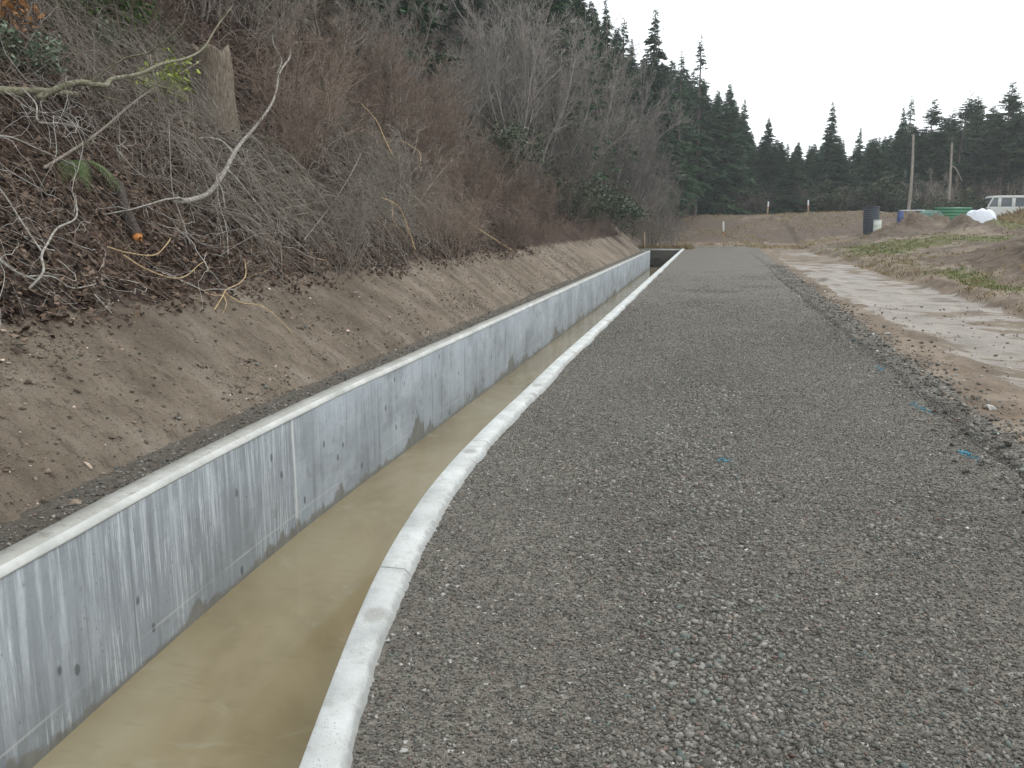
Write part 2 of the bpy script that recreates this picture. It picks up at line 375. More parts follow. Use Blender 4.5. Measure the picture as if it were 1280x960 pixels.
def mat_kerb():
    n = N('new_white_concrete', .85, .3)
    c = n.ramp(n.noise(3, 6, None, .65), [(.28, (.38, .395, .38)), (.5, (.52, .54, .52)), (.75, (.66, .68, .66))])
    v = n.new('ShaderNodeTexVoronoi'); v.voronoi_dimensions = '2D'; n.put(v.inputs['Vector'], n.scale(n.obj(), (3.4, 2.6, 2))); v.inputs['Scale'].default_value = 1
    nd = n.math('ADD', v.outputs['Distance'], n.math('MULTIPLY', n.noise(16, 4), .14))
    smg = n.math('MULTIPLY', n.rng(nd, .17, .30, 1, 0), n.math('GREATER_THAN', n.sep(v.outputs['Color'])[0], .45))
    c = n.mix(n.math('MULTIPLY', smg, .7), c, (.30, .29, .26))
    pit = n.math('MULTIPLY', n.math('LESS_THAN', n.vor(70), .16), n.math('GREATER_THAN', n.noise(8, 2), .5))
    c = n.mix(n.math('MULTIPLY', pit, .6), c, (.12, .12, .11))
    c = n.mix(n.rng(n.noise(9, 7, None, .8), .5, .68, 0, .6), c, (.33, .33, .30))
    jl = n.math('MULTIPLY', n.rng(n.math('ABSOLUTE', n.math('SUBTRACT', n.math('FRACT', n.math('DIVIDE', n.sep(n.obj())[1], 2.44)), .5)), .0015, .004, 1, 0), .7); c = n.mix(jl, c, (.16, .16, .15))
    e = n.attr('edge'); c = n.mix(n.rng(n.math('ADD', e, n.math('MULTIPLY', n.math('SUBTRACT', n.noise(20, 4), .5), .9)), .55, .9, 0, .7), c, (.30, .30, .285))
    n.color(c); n.bump(n.math('ADD', n.noise(22, 8, None, .8), n.math('MULTIPLY', pit, -.5)), .9, .016); return n.m
def mat_water():
    n = N('muddy_water', .06, .5); n.b.inputs['IOR'].default_value = 1.33
    c = n.ramp(n.noise(.7, 5, n.scale(n.obj(), (1, .5, 1)), .6, .8), [(.3, (.178, .143, .080)), (.5, (.240, .200, .120)), (.7, (.28, .245, .160))])
    c = n.mix(n.rng(n.noise(1.7, 5, n.scale(n.obj(), (1, 1, 1), (4, 4, 4)), .6, 1.5), .56, .74, 0, .4), c, (.31, .30, .225))
    c = n.mix(n.rng(n.noise(7, 4, n.scale(n.obj(), (.5, 2, 1)), .6), .55, .8, 0, .25), c, (.12, .09, .05))
    n.color(c); n.bump(n.noise(5, 3, n.scale(n.obj(), (1, 2.2, 1))), .10, .01); n.rough(n.rng(n.noise(1.2, 3), .4, .7, .05, .16)); return n.m
def mat_wood(name, cols, sc=(3, 3, 3), rough=.85):
    n = N(name, rough, .25); f = n.noise(4, 5, n.scale(n.obj(), sc), .65)
    c = n.ramp(f, [(.3, cols[0]), (.55, cols[1]), (.75, cols[2])])
    n.color(c); n.bump(n.noise(25, 5, n.scale(n.obj(), sc)), .5, .01); return n.m
def mat_twig(name, dark, mid, light):
    n = N(name, .8, .3)
    f = n.math('MULTIPLY_ADD', n.noise(5.0, 5, None, .7), .72, n.math('MULTIPLY', n.rand(), .28))
    n.color(n.ramp(f, [(.3, dark), (.5, mid), (.78, light)])); return n.m
def mat_leaf(name, cols, rough=.7, trans=0.0):
    n = N(name, rough, .25); f = n.math('MULTIPLY_ADD', n.attr('shade'), .7, n.math('MULTIPLY', n.rand(), .3))
    n.color(n.ramp(f, [(.05, cols[0]), (.5, cols[1]), (.95, cols[2])])); return n.m
def mat_plain(name, c, rough=.5, spec=.4, var=.15, sc=6):
    n = N(name, rough, spec)
    n.color(n.ramp(n.noise(sc, 5), [(.3, tuple(x * (1 - var) for x in c)), (.7, tuple(min(1, x * (1 + var)) for x in c))])); n.bump(n.noise(30, 3), .15, .005); return n.m

MG = mat_gravel(); MSTONE = mat_stone('gravel_stone'); MCLOD = mat_stone('soil_clod', .075, .26, (1.12, .93, .78)); MBANK = mat_bank(); MGROUND = mat_ground()
MWALL = mat_wall(); MCOP = mat_coping(); MKERB = mat_kerb(); MWATER = mat_water()

# ================================================================== SETTING
def spaced(a, b, dfun):
    v = [a]
    while v[-1] < b: v.append(v[-1] + dfun(v[-1]))
    return np.array(v)
# ground sheet
xs = np.concatenate([[-500, -250, -120, -60, -35, -22, -14, -9, -6, -4.6, -3, -1.8, -1.63, -1.61, -.92, -.89, 0.0, .88, .92, 1.5], spaced(1.9, 9, lambda v: .055), spaced(9.1, 30, lambda v: .12 + (v - 9) * .02), [34, 40, 50, 70, 110, 200, 500]])
ys = np.concatenate([[-100, -30, -10, -3, 0, 1.79, 1.81, 3], spaced(4.19, 56.7, lambda v: .035 + max(0, v - 5) * .0065), [56.74, 56.76], spaced(57, 96, lambda v: .4), [100, 110, 130, 170, 250, 400, 700]])
X, Y = np.meshgrid(xs, ys); Z = ground(X, Y)
s_edge = X - 5.5
gn = fbm(X * .35, Y * .22, 61, 3); gn2 = fbm(X * 1.1, Y * .6, 66, 3)
wet = smooth((X - 2.6 - .3 * gn2) / .5) * smooth((5.7 - X) / .5) * smooth((62 - Y) / 10) * (0.66 + 1.0 * gn + .5 * gn2 + .5 * np.exp(-((Y - 22) / 6) ** 2))
wet = np.maximum(wet, .9 * smooth((Y - 63) / 3) * smooth((71 - Y) / 4) * smooth((X + 1) / 2) * smooth((8 - X) / 2))
def greenf(x, y):
    g = smooth((x - 5.75) / .4) * smooth((62 - y) / 6) * (0.22 + 2.0 * fbm(x * .30, y * .16, 71, 3))
    g = g + .55 * np.exp(-((x - 6.4) / .7) ** 2) * smooth((30 - y) / 6) * smooth((x - 5.7) / .2)
    g = g + .9 * np.exp(-((y - 46) / 7.0) ** 2) * smooth((x - 6.5) / 1.5) * smooth((15 - x) / 4)
    for (cx, cy, rx, ry) in [(8.3, 26.5, 1.6, 2.8), (8.0, 23.2, 1.2, 2.0), (9.6, 31, 2.0, 2.6), (11.5, 36, 1.6, 2.2)]:
        g = g - 1.0 * np.exp(-((x - cx) / rx) ** 2 - ((y - cy) / ry) ** 2)
    g = g + 1.0 * smooth((x - 21 - .05 * y) / 3) * smooth((y - 62) / 8)
    return np.clip(g, 0, 1)
green = greenf(X, Y)
dark = np.clip(smooth((X - 6.2) / 1.0) * (.50 + 1.6 * fbm(X * .5, Y * .3, 81, 3)), 0, 1)
for (cx, cy, rx, ry) in [(8.3, 26.5, 1.6, 2.8), (8.0, 23.2, 1.2, 2.0), (9.6, 31, 2.0, 2.6), (11.5, 36, 1.6, 2.2)]:
    dark = np.maximum(dark, np.exp(-((X - cx) / rx) ** 2 - ((Y - cy) / ry) ** 2))
for c in M1: dark = np.maximum(dark, 1.1 * np.exp(-((X - c[0]) / 1.8) ** 2 - ((Y - c[1]) / 1.8) ** 2))
dark = np.maximum(dark, smooth((Y - 88) / 4)); dark = np.maximum(dark, .72 * smooth((Y - 68) / 3) + .5 * gn + .35 * gn2 * smooth((Y - 66) / 3))
grav = smooth((2.42 + .012 * Y - X + .35 * gn2) / .35) * smooth((66 - Y) / 3); grav = grav * (X > -1.6)
grav = np.maximum(grav, smooth((Y - 84.5) / 1) * smooth((90 - Y) / 1) * (X < 14) * .8)
g = mk('ground', np.stack([X, Y, Z], -1), grid_faces(len(ys), len(xs)), MGROUND, smooth_=True,
       attrs=dict(wet=np.clip(wet, 0, 1), green=green, dark=dark, gravelly=grav))
tag(g, kind='structure')
# gravel road
ry = spaced(-6, 67, lambda v: .05 if v < 1.2 else .022 + max(0, v - 2.5) * .007)
rn = 110; t = np.linspace(0, 1, rn)
XL = xcurb(ry) + 0.05; XR = 2.02 + .12 * fbm(ry * 1.3, ry * 0, 91, 4) + .45 * smooth((ry - 25) / 30)
X = XL[:, None] + (XR - XL)[:, None] * t; Y = np.repeat(ry[:, None], rn, 1)
Z = road_z(X, Y) - 0.10 * smooth((t - .985) / .015)[None, :] + .0 * X
Z = Z - smooth((Y - 65.0) / 2) * .16
o = mk('gravel_road', np.stack([X, Y, Z], -1), grid_faces(len(ry), rn), MG, smooth_=True); tag(o, kind='structure')
# hillside with the cut bank
hy = np.concatenate([spaced(-30, -5, lambda v: 1.2), spaced(-4.9, 2.5, lambda v: .07), spaced(2.6, 70, lambda v: .035 + max(0, v - 4) * .0065), spaced(70.5, 150, lambda v: 1.5)])
hd = np.concatenate([[0, .02], spaced(.05, 2.6, lambda v: .035), spaced(2.7, 9, lambda v: .09), spaced(9.3, 26, lambda v: .4), [28, 34, 45, 70, 120]])
D, Y = np.meshgrid(hd, hy); X = xback(Y) - D; Z = hill(X, Y)
Z = np.where(D < .01, -0.4, Z)
fade = smooth((Y - 62) / 20); 
dd = D + 2.2 * smooth((Y - 58) / 6)
o = mk('hillside', np.stack([X, Y, Z], -1), grid_faces(len(hy), len(hd))[:, ::-1], MBANK, smooth_=True,
       attrs=dict(veg=smooth((dd - 1.25) / .8), strip=smooth((.36 - dd) / .2 + .5) * (Y < 56)))
tag(o, kind='structure')
# channel floor + water
WZ = -1.10
cy = np.concatenate([spaced(-6, 12, lambda v: .3), spaced(12.5, 56.6, lambda v: 1.0)]); cy[-1] = 56.75
def strip(name, z, mat, x0=-.02, x1=.02):
    a = xwall(cy) + x0; a = np.where(cy > 53.9, -4.55, a); b = xcurb(cy) + x1
    V = np.stack([np.stack([a, cy, 0 * cy + z], -1), np.stack([b, cy, 0 * cy + z], -1)], 1)
    o = mk(name, V, grid_faces(len(cy), 2), mat); tag(o, kind='structure'); return o
strip('channel_floor', WZ - .06, mat_plain('silty_floor', (.16, .13, .09), .8, .3))
strip('water', WZ, MWATER)
# far (left) channel wall: swept profile
def sweep(ys_, prof_fn, close=False):
    V, UVs = [], []
    for y in ys_:
        for (x, z) in prof_fn(y): V.append((x, y, z)); UVs.append((y, z))
    k = len(prof_fn(ys_[0])); return np.array(V), grid_faces(len(ys_), k), np.array(UVs)
wy = np.concatenate([spaced(-6, 14, lambda v: .2), spaced(14.5, 53.5, lambda v: .8), [54.0]])
wy = np.unique(np.round(wy[wy <= 54.0], 3))
wall = empty('channel_wall', (-3.5, 20, WZ)); tag(wall, 'long grey concrete wall of the channel, streaked white with a damp foot', 'wall')
def wl(o, par=None):
    par = par or wall
    o.parent = par; o.matrix_parent_inverse = par.matrix_world.inverted() if False else o.matrix_parent_inverse
    o.location = tuple(-np.array(par.location)); return o
V, F, U = sweep(wy, lambda y: [(float(xwall(y)), z) for z in (-1.4, -1.1, -.8, -.4, -.052)])
wl(mk('wall_face', V, F, MWALL, smooth_=True, uv=U))
V, F, U = sweep(wy, lambda y: (lambda x: [(x + .001, -.051), (x + .005, -.050), (x + .005, -.040), (x - .022, -.002), (x - .155 , .0), (x - .16, -.5)])(float(xwall(y)) + .004 * math.sin(y * 2.1) + .006 * float(fbm(np.array(y * 2.), np.array(.1), 301, 2))))
wl(mk('coping', V, F, MCOP, smooth_=False, uv=U))
xe = float(xwall(54.0))
V, F = box(-4.55, xe - .0005, 53.86, 54.0, -1.4, -.003); wl(mk('end_return', V, F, MCOP))
# kerb wall (right)
ky = np.concatenate([spaced(-6, 1.0, lambda v: .2), spaced(1.1, 16, lambda v: .035 + .004 * max(0, v - 3)), spaced(16.3, 57.0, lambda v: .25)])
def kprof(y):
    x = float(xcurb(y)); wd = .155 + .02 * math.sin(y * 1.7) * .3; j = .055 * (float(fbm(np.array(y * 1.6), np.array(0.3), 101, 4))) + .016 * float(fbm(np.array(y * 7.), np.array(0.3), 103, 3)) + .0018 * rng.normal()
    zz = .005 * float(fbm(np.array(y * 1.1), np.array(1.7), 108, 2))
    return [(x, -1.4), (x, -.3), (x, .030 + zz), (x + .004, .040 + zz), (x + .008, .043 + zz), (x + wd * .78 + j * .3, .043 + zz), (x + wd * .82 + j * .4, .038 + zz), (x + wd + j, .006), (x + wd + .02 + j, -.05), (x + wd + .02, -.4)]
V, F, U = sweep(ky, kprof); k = 10
o = mk('kerb_wall', V, F, MKERB, smooth_=False, uv=U, attrs=dict(edge=np.tile([0, 0, .1, .25, 0, .1, .55, 1, 1, 1], len(ky))))
tag(o, 'white concrete kerb wall with ragged edge curving beside the gravel road', 'wall')
# headwall
hw = empty('headwall', (-3, 56.7, WZ)); tag(hw, 'short concrete headwall crossing the far end of the channel', 'wall')
V, F = box(-4.7, -1.80, 56.5, 56.72, -1.4, -.07); wl(mk('wall_face', V, F, mat_plain('painted_shade_concrete', (.055, .05, .04), .8, .3)), hw)  # near-black colour paints the pit's shade onto the headwall face
V, F = box(-4.72, -1.64, 56.46, 56.74, -.068, .03); wl(mk('coping', V, F, MCOP), hw)
pp, ff = lathe([(.30, 0), (.30, .5), (.25, .5), (.25, .0)], 20); pp = np.stack([pp[:, 0] - 3.3, 56.49 - pp[:, 2] * .3, pp[:, 1] - .78], -1)
wl(mk('outlet_pipe', pp, ff, mat_plain('dark_plastic_pipe', (.03, .03, .032), .5)), hw)
#@@REST
# ================================================================== STONES, CLODS
phi = (1 + 5 ** .5) / 2
ICO = unit(np.array([(-1, phi, 0), (1, phi, 0), (-1, -phi, 0), (1, -phi, 0), (0, -1, phi), (0, 1, phi), (0, -1, -phi), (0, 1, -phi), (phi, 0, -1), (phi, 0, 1), (-phi, 0, -1), (-phi, 0, 1)], float))
ICF = np.array([(0, 11, 5), (0, 5, 1), (0, 1, 7), (0, 7, 10), (0, 10, 11), (1, 5, 9), (5, 11, 4), (11, 10, 2), (10, 7, 6), (7, 1, 8), (3, 9, 4), (3, 4, 2), (3, 2, 6), (3, 6, 8), (3, 8, 9), (4, 9, 5), (2, 4, 11), (6, 2, 10), (8, 6, 7), (9, 8, 1)])
def stones(name, P, r, mat, flat=.65, sink=.25, shade=None, small=False):
    n = len(P); BV, BF = (OCT, OCF) if small else (ICO, ICF); kv = len(BV)
    V = BV[None] * (1 + .34 * (rng.random((n, kv, 1)) - .5) * 2) + rng.normal(0, .21, (n, kv, 3))
    s = np.stack([rng.uniform(.75, 1.35, n), rng.uniform(.75, 1.25, n), rng.uniform(.5, .95, n) * flat / .65], -1)[:, None] * r[:, None, None]
    V = V * s; a = rng.uniform(0, 6.28, n); c, s2 = np.cos(a)[:, None], np.sin(a)[:, None]
    b = rng.normal(0, .3, n)[:, None]
    x, y, z = V[..., 0], V[..., 1], V[..., 2]; z2 = z + b * x
    V = np.stack([x * c - y * s2, x * s2 + y * c, z2], -1) + P[:, None]; V[..., 2] += (r * (.5 - sink))[:, None]
    F = (BF[None] + (np.arange(n) * kv)[:, None, None]).reshape(-1, 3)
    sh = rng.random(n) ** 1.3 if shade is None else shade
    return mk(name, V, F, mat, attrs=dict(shade=np.repeat(sh, kv), hue=np.repeat(rng.random(n), kv)))
OCT = np.array([(1, 0, 0), (-1, 0, 0), (0, 1, 0), (0, -1, 0), (0, 0, 1), (0, 0, -1)], float)
OCF = np.array([(0, 2, 4), (2, 1, 4), (1, 3, 4), (3, 0, 4), (2, 0, 5), (1, 2, 5), (3, 1, 5), (0, 3, 5)])
def coarse(x, y):
    c = smooth((fbm(x * .75, y * .55, 131, 4) + .02) / .25) * .75
    w1 = np.exp(-((x - (.05 + .25 * np.sin(y * .8))) / .62) ** 2) * smooth((11 - y) / 5); w2 = np.exp(-((x - (.85 + .12 * y * .3)) / .22) ** 2) * smooth((7 - y) / 3)
    return np.clip(c + .95 * w1 * (.5 + 2.0 * (fbm(x * 2.2, y * 2, 137, 3) + .25)) + .5 * w2, 0, 1)
n = 190000; y = 1.5 + 30 * rng.random(n) ** 2.1; x = rng.uniform(-1.7, 2.2, n)
keep = (rng.random(n) < (.35 + .65 * coarse(x, y)) * smooth((33 - y) / 16)) & (x > xcurb(y) + .145) & (x < 2.05 + .02 * y); x, y = x[keep], y[keep]
c = coarse(x, y); r = (.0032 + .0045 * rng.random(len(x)) ** 2 + c * .0105 * rng.random(len(x)) ** 3) * (1 + np.clip(y - 6, 0, 30) * .02)
sh = np.clip(rng.random(len(x)) ** 1.3 * .66 + .12 + .12 * c + .35 * fbm(x * .6, y * .3, 191, 4), 0, .9); sh[rng.random(len(x)) < .002] = 1
n = 330000; y3 = 1.5 + 20 * rng.random(n) ** 1.7; x3 = rng.uniform(-1.7, 2.2, n); k3 = (rng.random(n) < (.6 + .4 * coarse(x3, y3)) * smooth((21 - y3) / 11)) & (x3 > xcurb(y3) + .16) & (x3 < 2.1); x3, y3 = x3[k3], y3[k3]
r3 = rng.uniform(.0028, .0065, len(x3)) * (1 + np.clip(y3 - 4, 0, 30) * .05); s3 = np.clip(rng.random(len(x3)) ** 1.2 * .85 + .38 * fbm(x3 * .6, y3 * .3, 191, 4), 0, .9); s3[rng.random(len(x3)) < .003] = 1
tag(stones('fine_gravel', np.stack([x3, y3, road_z(x3, y3)], -1), r3, MSTONE, shade=s3, small=True), 'fine grit covering the road', kind='stuff')
tag(stones('loose_gravel', np.stack([x, y, road_z(x, y)], -1), r, MSTONE, shade=sh), 'loose crushed gravel scattered over the road', kind='stuff')
# gravel spill by the churned right-hand edge and behind the channel wall
n = 15000; y = 3.5 + 32 * rng.random(n) ** 1.6; x = 1.98 + .010 * y + rng.normal(.12, .2, n); zz = land(x, y)
r = .005 + .018 * rng.random(n) ** 7
P1 = np.stack([x, y, zz], -1)
n2 = 12000; y2 = -1 + 33 * rng.random(n2) ** 1.6; x2 = xback(y2) - np.abs(rng.normal(.0, .2, n2)) - .02
P2 = np.stack([x2, y2, hill(x2, y2)], -1); r2 = .003 + .014 * rng.random(n2) ** 7
PP = np.concatenate([P1, P2]); rr = np.concatenate([r, r2]); sh = rng.random(len(rr)) ** 1.4 * .85; sh[rng.random(len(rr)) < .006] = 1
tag(stones('edge_gravel', PP, rr, MSTONE, shade=sh), 'spilled gravel along the edges', kind='stuff')
n = 60000; y = 2.5 + 30 * rng.random(n) ** 1.7; d = .35 + 1.7 * rng.random(n); x = xback(y) - d
k = rng.random(n) < .25 + .9 * smooth((fbm(x * 1.2, y * 1.2, 141, 3) + .05) / .2); x, y = x[k], y[k]
r = .0025 + .005 * rng.random(len(x)) ** 2 + .018 * rng.random(len(x)) ** 14
P1 = np.stack([x, y, hill(x, y)], -1)
n = 2600; y2 = 4 + 15 * rng.random(n) ** 1.3; x2 = 2.2 + rng.random(n) ** 2.2 * 3.5 + 0
r2 = .004 + .022 * rng.random(n) ** 8
tag(stones('soil_clods', np.concatenate([P1, np.stack([x2, y2, ground(x2, y2)], -1)]), np.concatenate([r, r2]), MCLOD), 'clods and pebbles on the bare soil', kind='stuff')
# bigger loose rocks, each its own thing
rocks = [(95, 630, .045, 'flat tan rock on the gravel strip beside the channel wall'), (133, 625, .032, 'small dark rock by the coping of the channel wall'), (10, 650, .06, 'rounded brown rock at the foot of the dirt bank by the left picture edge'),
         (1203, 509, .05, 'pale rock on the churned edge of the gravel road'), (1237, 512, .045, 'white rock on the pale dirt road beside the gravel edge'), (1110, 418, .05, 'small white rock where the dirt road meets the gravel edge'), (1005, 353, .07, 'pale stone at the gravel edge farther down the road')]
for px, py, r, lb in rocks:
    p = hit(px, py); o = stones('rock', np.array([[0, 0, 0.0]]), np.array([r]), MCLOD if 'brown' in lb or 'tan' in lb else MSTONE, flat=.5, shade=np.array([.35 if 'dark' in lb or 'brown' in lb else .97 if 'white' in lb else .85]))
    o.location = p; tag(o, lb, 'rock', 'loose rocks', 'thing'); m = o.modifiers.new('s', 'SUBSURF'); m.levels = m.render_levels = 2; m.subdivision_type = 'SIMPLE'
    tx = bpy.data.textures.new('rockn', 'CLOUDS'); tx.noise_scale = r * .9; dm = o.modifiers.new('d', 'DISPLACE'); dm.texture = tx; dm.strength = r * .5; dm.texture_coords = 'LOCAL'
# blue marking paint on the gravel
MPAINT = mat_plain('blue_marking_paint', (.05, .24, .33), .8, .2, .35, 60)
for a, b, wd, num, lb in [((899, 573), (909, 577), .07, 34, 'small blue paint spot in the middle of the gravel road'),
                    ((1137, 504), (1163, 519), .08, 60, 'broken blue paint streak near the right edge, second nearest'),
                    ((1203, 567), (1229, 583), .06, 75, 'longest blue paint streak near the right edge, nearest the camera'),
                    ((1097, 460), (1103, 466), .08, 30, 'small faint blue paint dab by the churned gravel edge')]:
    A, B = at_z(*a, 0.), at_z(*b, 0.); t = rng.random(num)[:, None]; P = A + (B - A) * t + rng.normal(0, wd * .32, (num, 3)); P[:, 2] = road_z(P[:, 0], P[:, 1]) + .003
    c0 = P.mean(0); o = stones('paint_mark', P - c0, .0035 + .009 * rng.random(num) ** 2, MPAINT, flat=.3, sink=.3); o.location = c0
    tag(o, lb, 'paint mark', 'blue paint marks on the gravel', 'thing')

# ================================================================== BRANCH MACHINERY
def grow(P, Rr, per, ratio, spread, up, n, wob, rr=.5, tmin=.25, grav=0.0):
    C, m, _ = P.shape
    idx = np.repeat(np.arange(C), per); t = rng.uniform(tmin, .98, len(idx)) * (m - 1); i = np.minimum(t.astype(int), m - 2); f = (t - i)[:, None]
    base = P[idx, i] * (1 - f) + P[idx, i + 1] * f; tan = unit(P[idx, i + 1] - P[idx, i])
    ln = np.linalg.norm(P[:, 1:] - P[:, :-1], axis=2).sum(1)[idx] * ratio * rng.uniform(.5, 1.25, len(idx)) * (1.15 - .6 * t / (m - 1))
    d = unit(tan + spread * unit(rng.normal(0, 1, (len(idx), 3))) + np.array([0, 0, up]))
    r0 = (Rr[idx, i] * (1 - f[:, 0]) + Rr[idx, i + 1] * f[:, 0]) * rr
    return curves(base, d, ln, r0, n, wob, grav)
def curves(base, d, ln, r0, n, wob, grav=0.0, taper=.35):
    C = len(base); P = np.empty((C, n, 3)); P[:, 0] = base; d = d.copy()
    for j in range(1, n):
        d = unit(d + wob * rng.normal(0, 1, (C, 3)) + np.array([0, 0, -grav])); P[:, j] = P[:, j - 1] + d * (ln / (n - 1))[:, None]
    Rr = r0[:, None] * (1 - (1 - taper) * np.linspace(0, 1, n))
    return P, Rr
def bush_mesh(Hh, stems, lean, rad, wob=.16, per=(9, 6, 3), twig=1.0, sprd=.9, up=.25, base_r=.25):
    th = rng.uniform(0, 6.28, stems); base = np.stack([np.cos(th), np.sin(th), 0 * th], -1) * (rng.random(stems) ** .5 * base_r)[:, None]; base[:, 2] = -.15
    d = unit(np.stack([np.cos(th), np.sin(th), 0 * th], -1) * (lean * rng.uniform(.2, 1.2, stems))[:, None] + np.array([0, 0, 1.0]))
    P0, R0 = curves(base, d, Hh * rng.uniform(.6, 1.0, stems), rad * rng.uniform(.6, 1.2, stems), 9, wob)
    P1, R1 = grow(P0, R0, per[0], .42, sprd, up, 6, wob, .5, .18)
    P2, R2 = grow(P1, R1, per[1], .5, sprd, up * .6, 5, wob * 1.2, .6)
    P3, R3 = grow(P2, R2, per[2], .6, sprd, up * .5, 4, wob * 1.2, .7)
    mr = .0016 * twig
    return join([tubes(P0, R0, 5), tubes(P1, np.maximum(R1, mr * 1.5), 4), tubes(P2, np.maximum(R2, mr * 1.2), 3), tubes(P3, np.maximum(R3, mr), 3)])
MTG = mat_twig('grey_twigs', (.036, .028, .021), (.165, .140, .110), (.52, .48, .41))
MTB = mat_twig('brown_twigs', (.050, .034, .023), (.175, .128, .096), (.40, .32, .25))
MTR = mat_twig('reddish_twigs', (.06, .040, .030), (.18, .130, .102), (.36, .28, .22))
MTH = mat_twig('hazy_grey_twigs', (.085, .075, .064), (.21, .188, .165), (.42, .39, .35))  # haze is put into this lighter, greyer twig colour
MTP = mat_twig('pale_dead_stems', (.16, .145, .12), (.34, .32, .28), (.56, .54, .50))
kinds = {}
for i in range(3): kinds['tall', i] = (bush_mesh(rng.uniform(5.5, 7), 7, .35, .035, .10, (11, 7, 4), 2.6, .8, .35, .3), MTH)
for i in range(3): kinds['grey', i] = (bush_mesh(rng.uniform(2.6, 3.4), 12, .6, .014, .15, (8, 6, 3), 1.6, .9, .2, .35), MTG)
for i in range(3): kinds['red', i] = (bush_mesh(rng.uniform(1.7, 2.3), 16, .75, .008, .14, (8, 6, 3), 1.5, .8, .3, .45), MTR)
for i in range(2): kinds['brown', i] = (bush_mesh(rng.uniform(2.6, 3.6), 12, .6, .013, .16, (9, 6, 3), 1.9, .9, .2, .4), MTB)
first = {}
STP = hit(272, 150)
def near_stump(p):
    v = np.array(p) - [0, 0, H]; q = np.array([0, 0, 1.]) + 0; c_ = v @ FW; px = 640 + FPX * (v @ RT) / c_
    return 215 < px < 345 and c_ < (STP - [0, 0, H]) @ FW + 2.5
def put_bush(kind, i, p, s, rz, lean, label, group, cat='bush', name='bare_bush'):
    V, key = None, (kind, i)
    if key not in first:
        V, F = kinds[key][0]; o = mk(name, V, F, kinds[key][1], smooth_=True); first[key] = o
    else:
        o = first[key].copy(); COL.objects.link(o)
    o.name = name
    o.location = p; o.scale = (s, s, s * rng.uniform(.85, 1.15)); o.rotation_euler = (lean[0], lean[1], rz)
    return tag(o, label, cat, group, 'thing')
def hp(y, d):
    x = float(xback(y)) - d; return (x, float(y), float(hill(np.array(x), np.array(float(y)))))
G1 = 'bare bushes covering the bank'
LAB = {'grey': 'leafless grey bush in the dense thicket on the bank', 'red': 'low leafless reddish bush in the thicket above the cut bank', 'brown': 'leafless brown bush in the dense thicket on the bank', 'tall': 'tall leafless brown shrub rising over the thicket'}
cnt = 0
yy = 8.5
while yy < 66:
    stepy = .85 + .018 * yy
    for d0 in (1.85, 2.9, 4.2, 5.8, 7.8, 10.2):
        if rng.random() < .06 or (d0 < 7 and vnoise(np.array(yy * .33), np.array(d0 * .4), 55) < .22): continue
        d = d0 + rng.uniform(-.45, .45); y_ = yy + rng.uniform(-.5, .5) + (d0 - 1.8) * .12
        if y_ < 11.5 and d0 < 5: continue
        if d0 < 2.5: kd = rng.choice(['red', 'brown', 'grey'], p=[.5, .25, .25]) if yy > 14 else 'grey'; s = rng.uniform(.35, .6)
        elif d0 < 5: kd = rng.choice(['red', 'brown', 'grey'], p=[.35, .3, .35]); s = rng.uniform(.6, .9)
        else: kd = rng.choice(['brown', 'grey', 'tall'], p=[.4, .4, .2]); s = rng.uniform(.8, 1.2) if kd != 'tall' else rng.uniform(.55, .9)
        if yy > 38 and d0 > 2: 
            if rng.random() < .5: kd = 'tall'; s = rng.uniform(.7, 1.1)
        nv = 2 if kd == 'brown' else 3
        if near_stump(hp(y_, d)): continue
        if (hp(y_, d)[0] - HOL[0]) ** 2 + (y_ - HOL[1]) ** 2 < 1.7: continue
        put_bush(kd, int(rng.integers(nv)), hp(y_, d), s, rng.uniform(0, 6.28), (rng.uniform(-.1, .1), rng.uniform(.05, .35)), LAB[kd], G1 + ' (' + kd + ')'); cnt += 1
    yy += stepy * 1.25
# brush at the far corner beyond the channel end, reaching out over it
for (x_, y_, s, kd) in [(-4.0, 59.5, .75, 'tall'), (-4.8, 61, .95, 'tall'), (-3.2, 62, .7, 'tall'), (-5.6, 58, 1.0, 'tall'), (-2.6, 64, .62, 'tall'), (-4.2, 65, .9, 'tall'), (-6.5, 63, 1.2, 'tall'), (-3.7, 58.5, .8, 'grey'), (-4.6, 57.5, 1.1, 'brown'), (-3.0, 60.5, 1.0, 'grey')]:
    z_ = float(land(np.array(x_), np.array(y_)))
    put_bush(kd, int(rng.integers(2)), (x_, y_, z_), s, rng.uniform(0, 6.28), (0, .15), 'leafless bush at the far end of the channel', 'bare bushes past the channel end'); cnt += 1
# upper left, above the litter slope
for i in range(9):
    y_ = rng.uniform(3.5, 11); d = rng.uniform(6.6, 9.8)
    if near_stump(hp(y_, d)): continue
    put_bush('grey' if i % 3 else 'brown', i % 2, hp(y_, d), rng.uniform(.45, .95), rng.uniform(0, 6.28), (0, .2), 'leafless bush high on the bank above the leaf litter', 'bare bushes high above the leaf litter')
print('bushes', cnt)
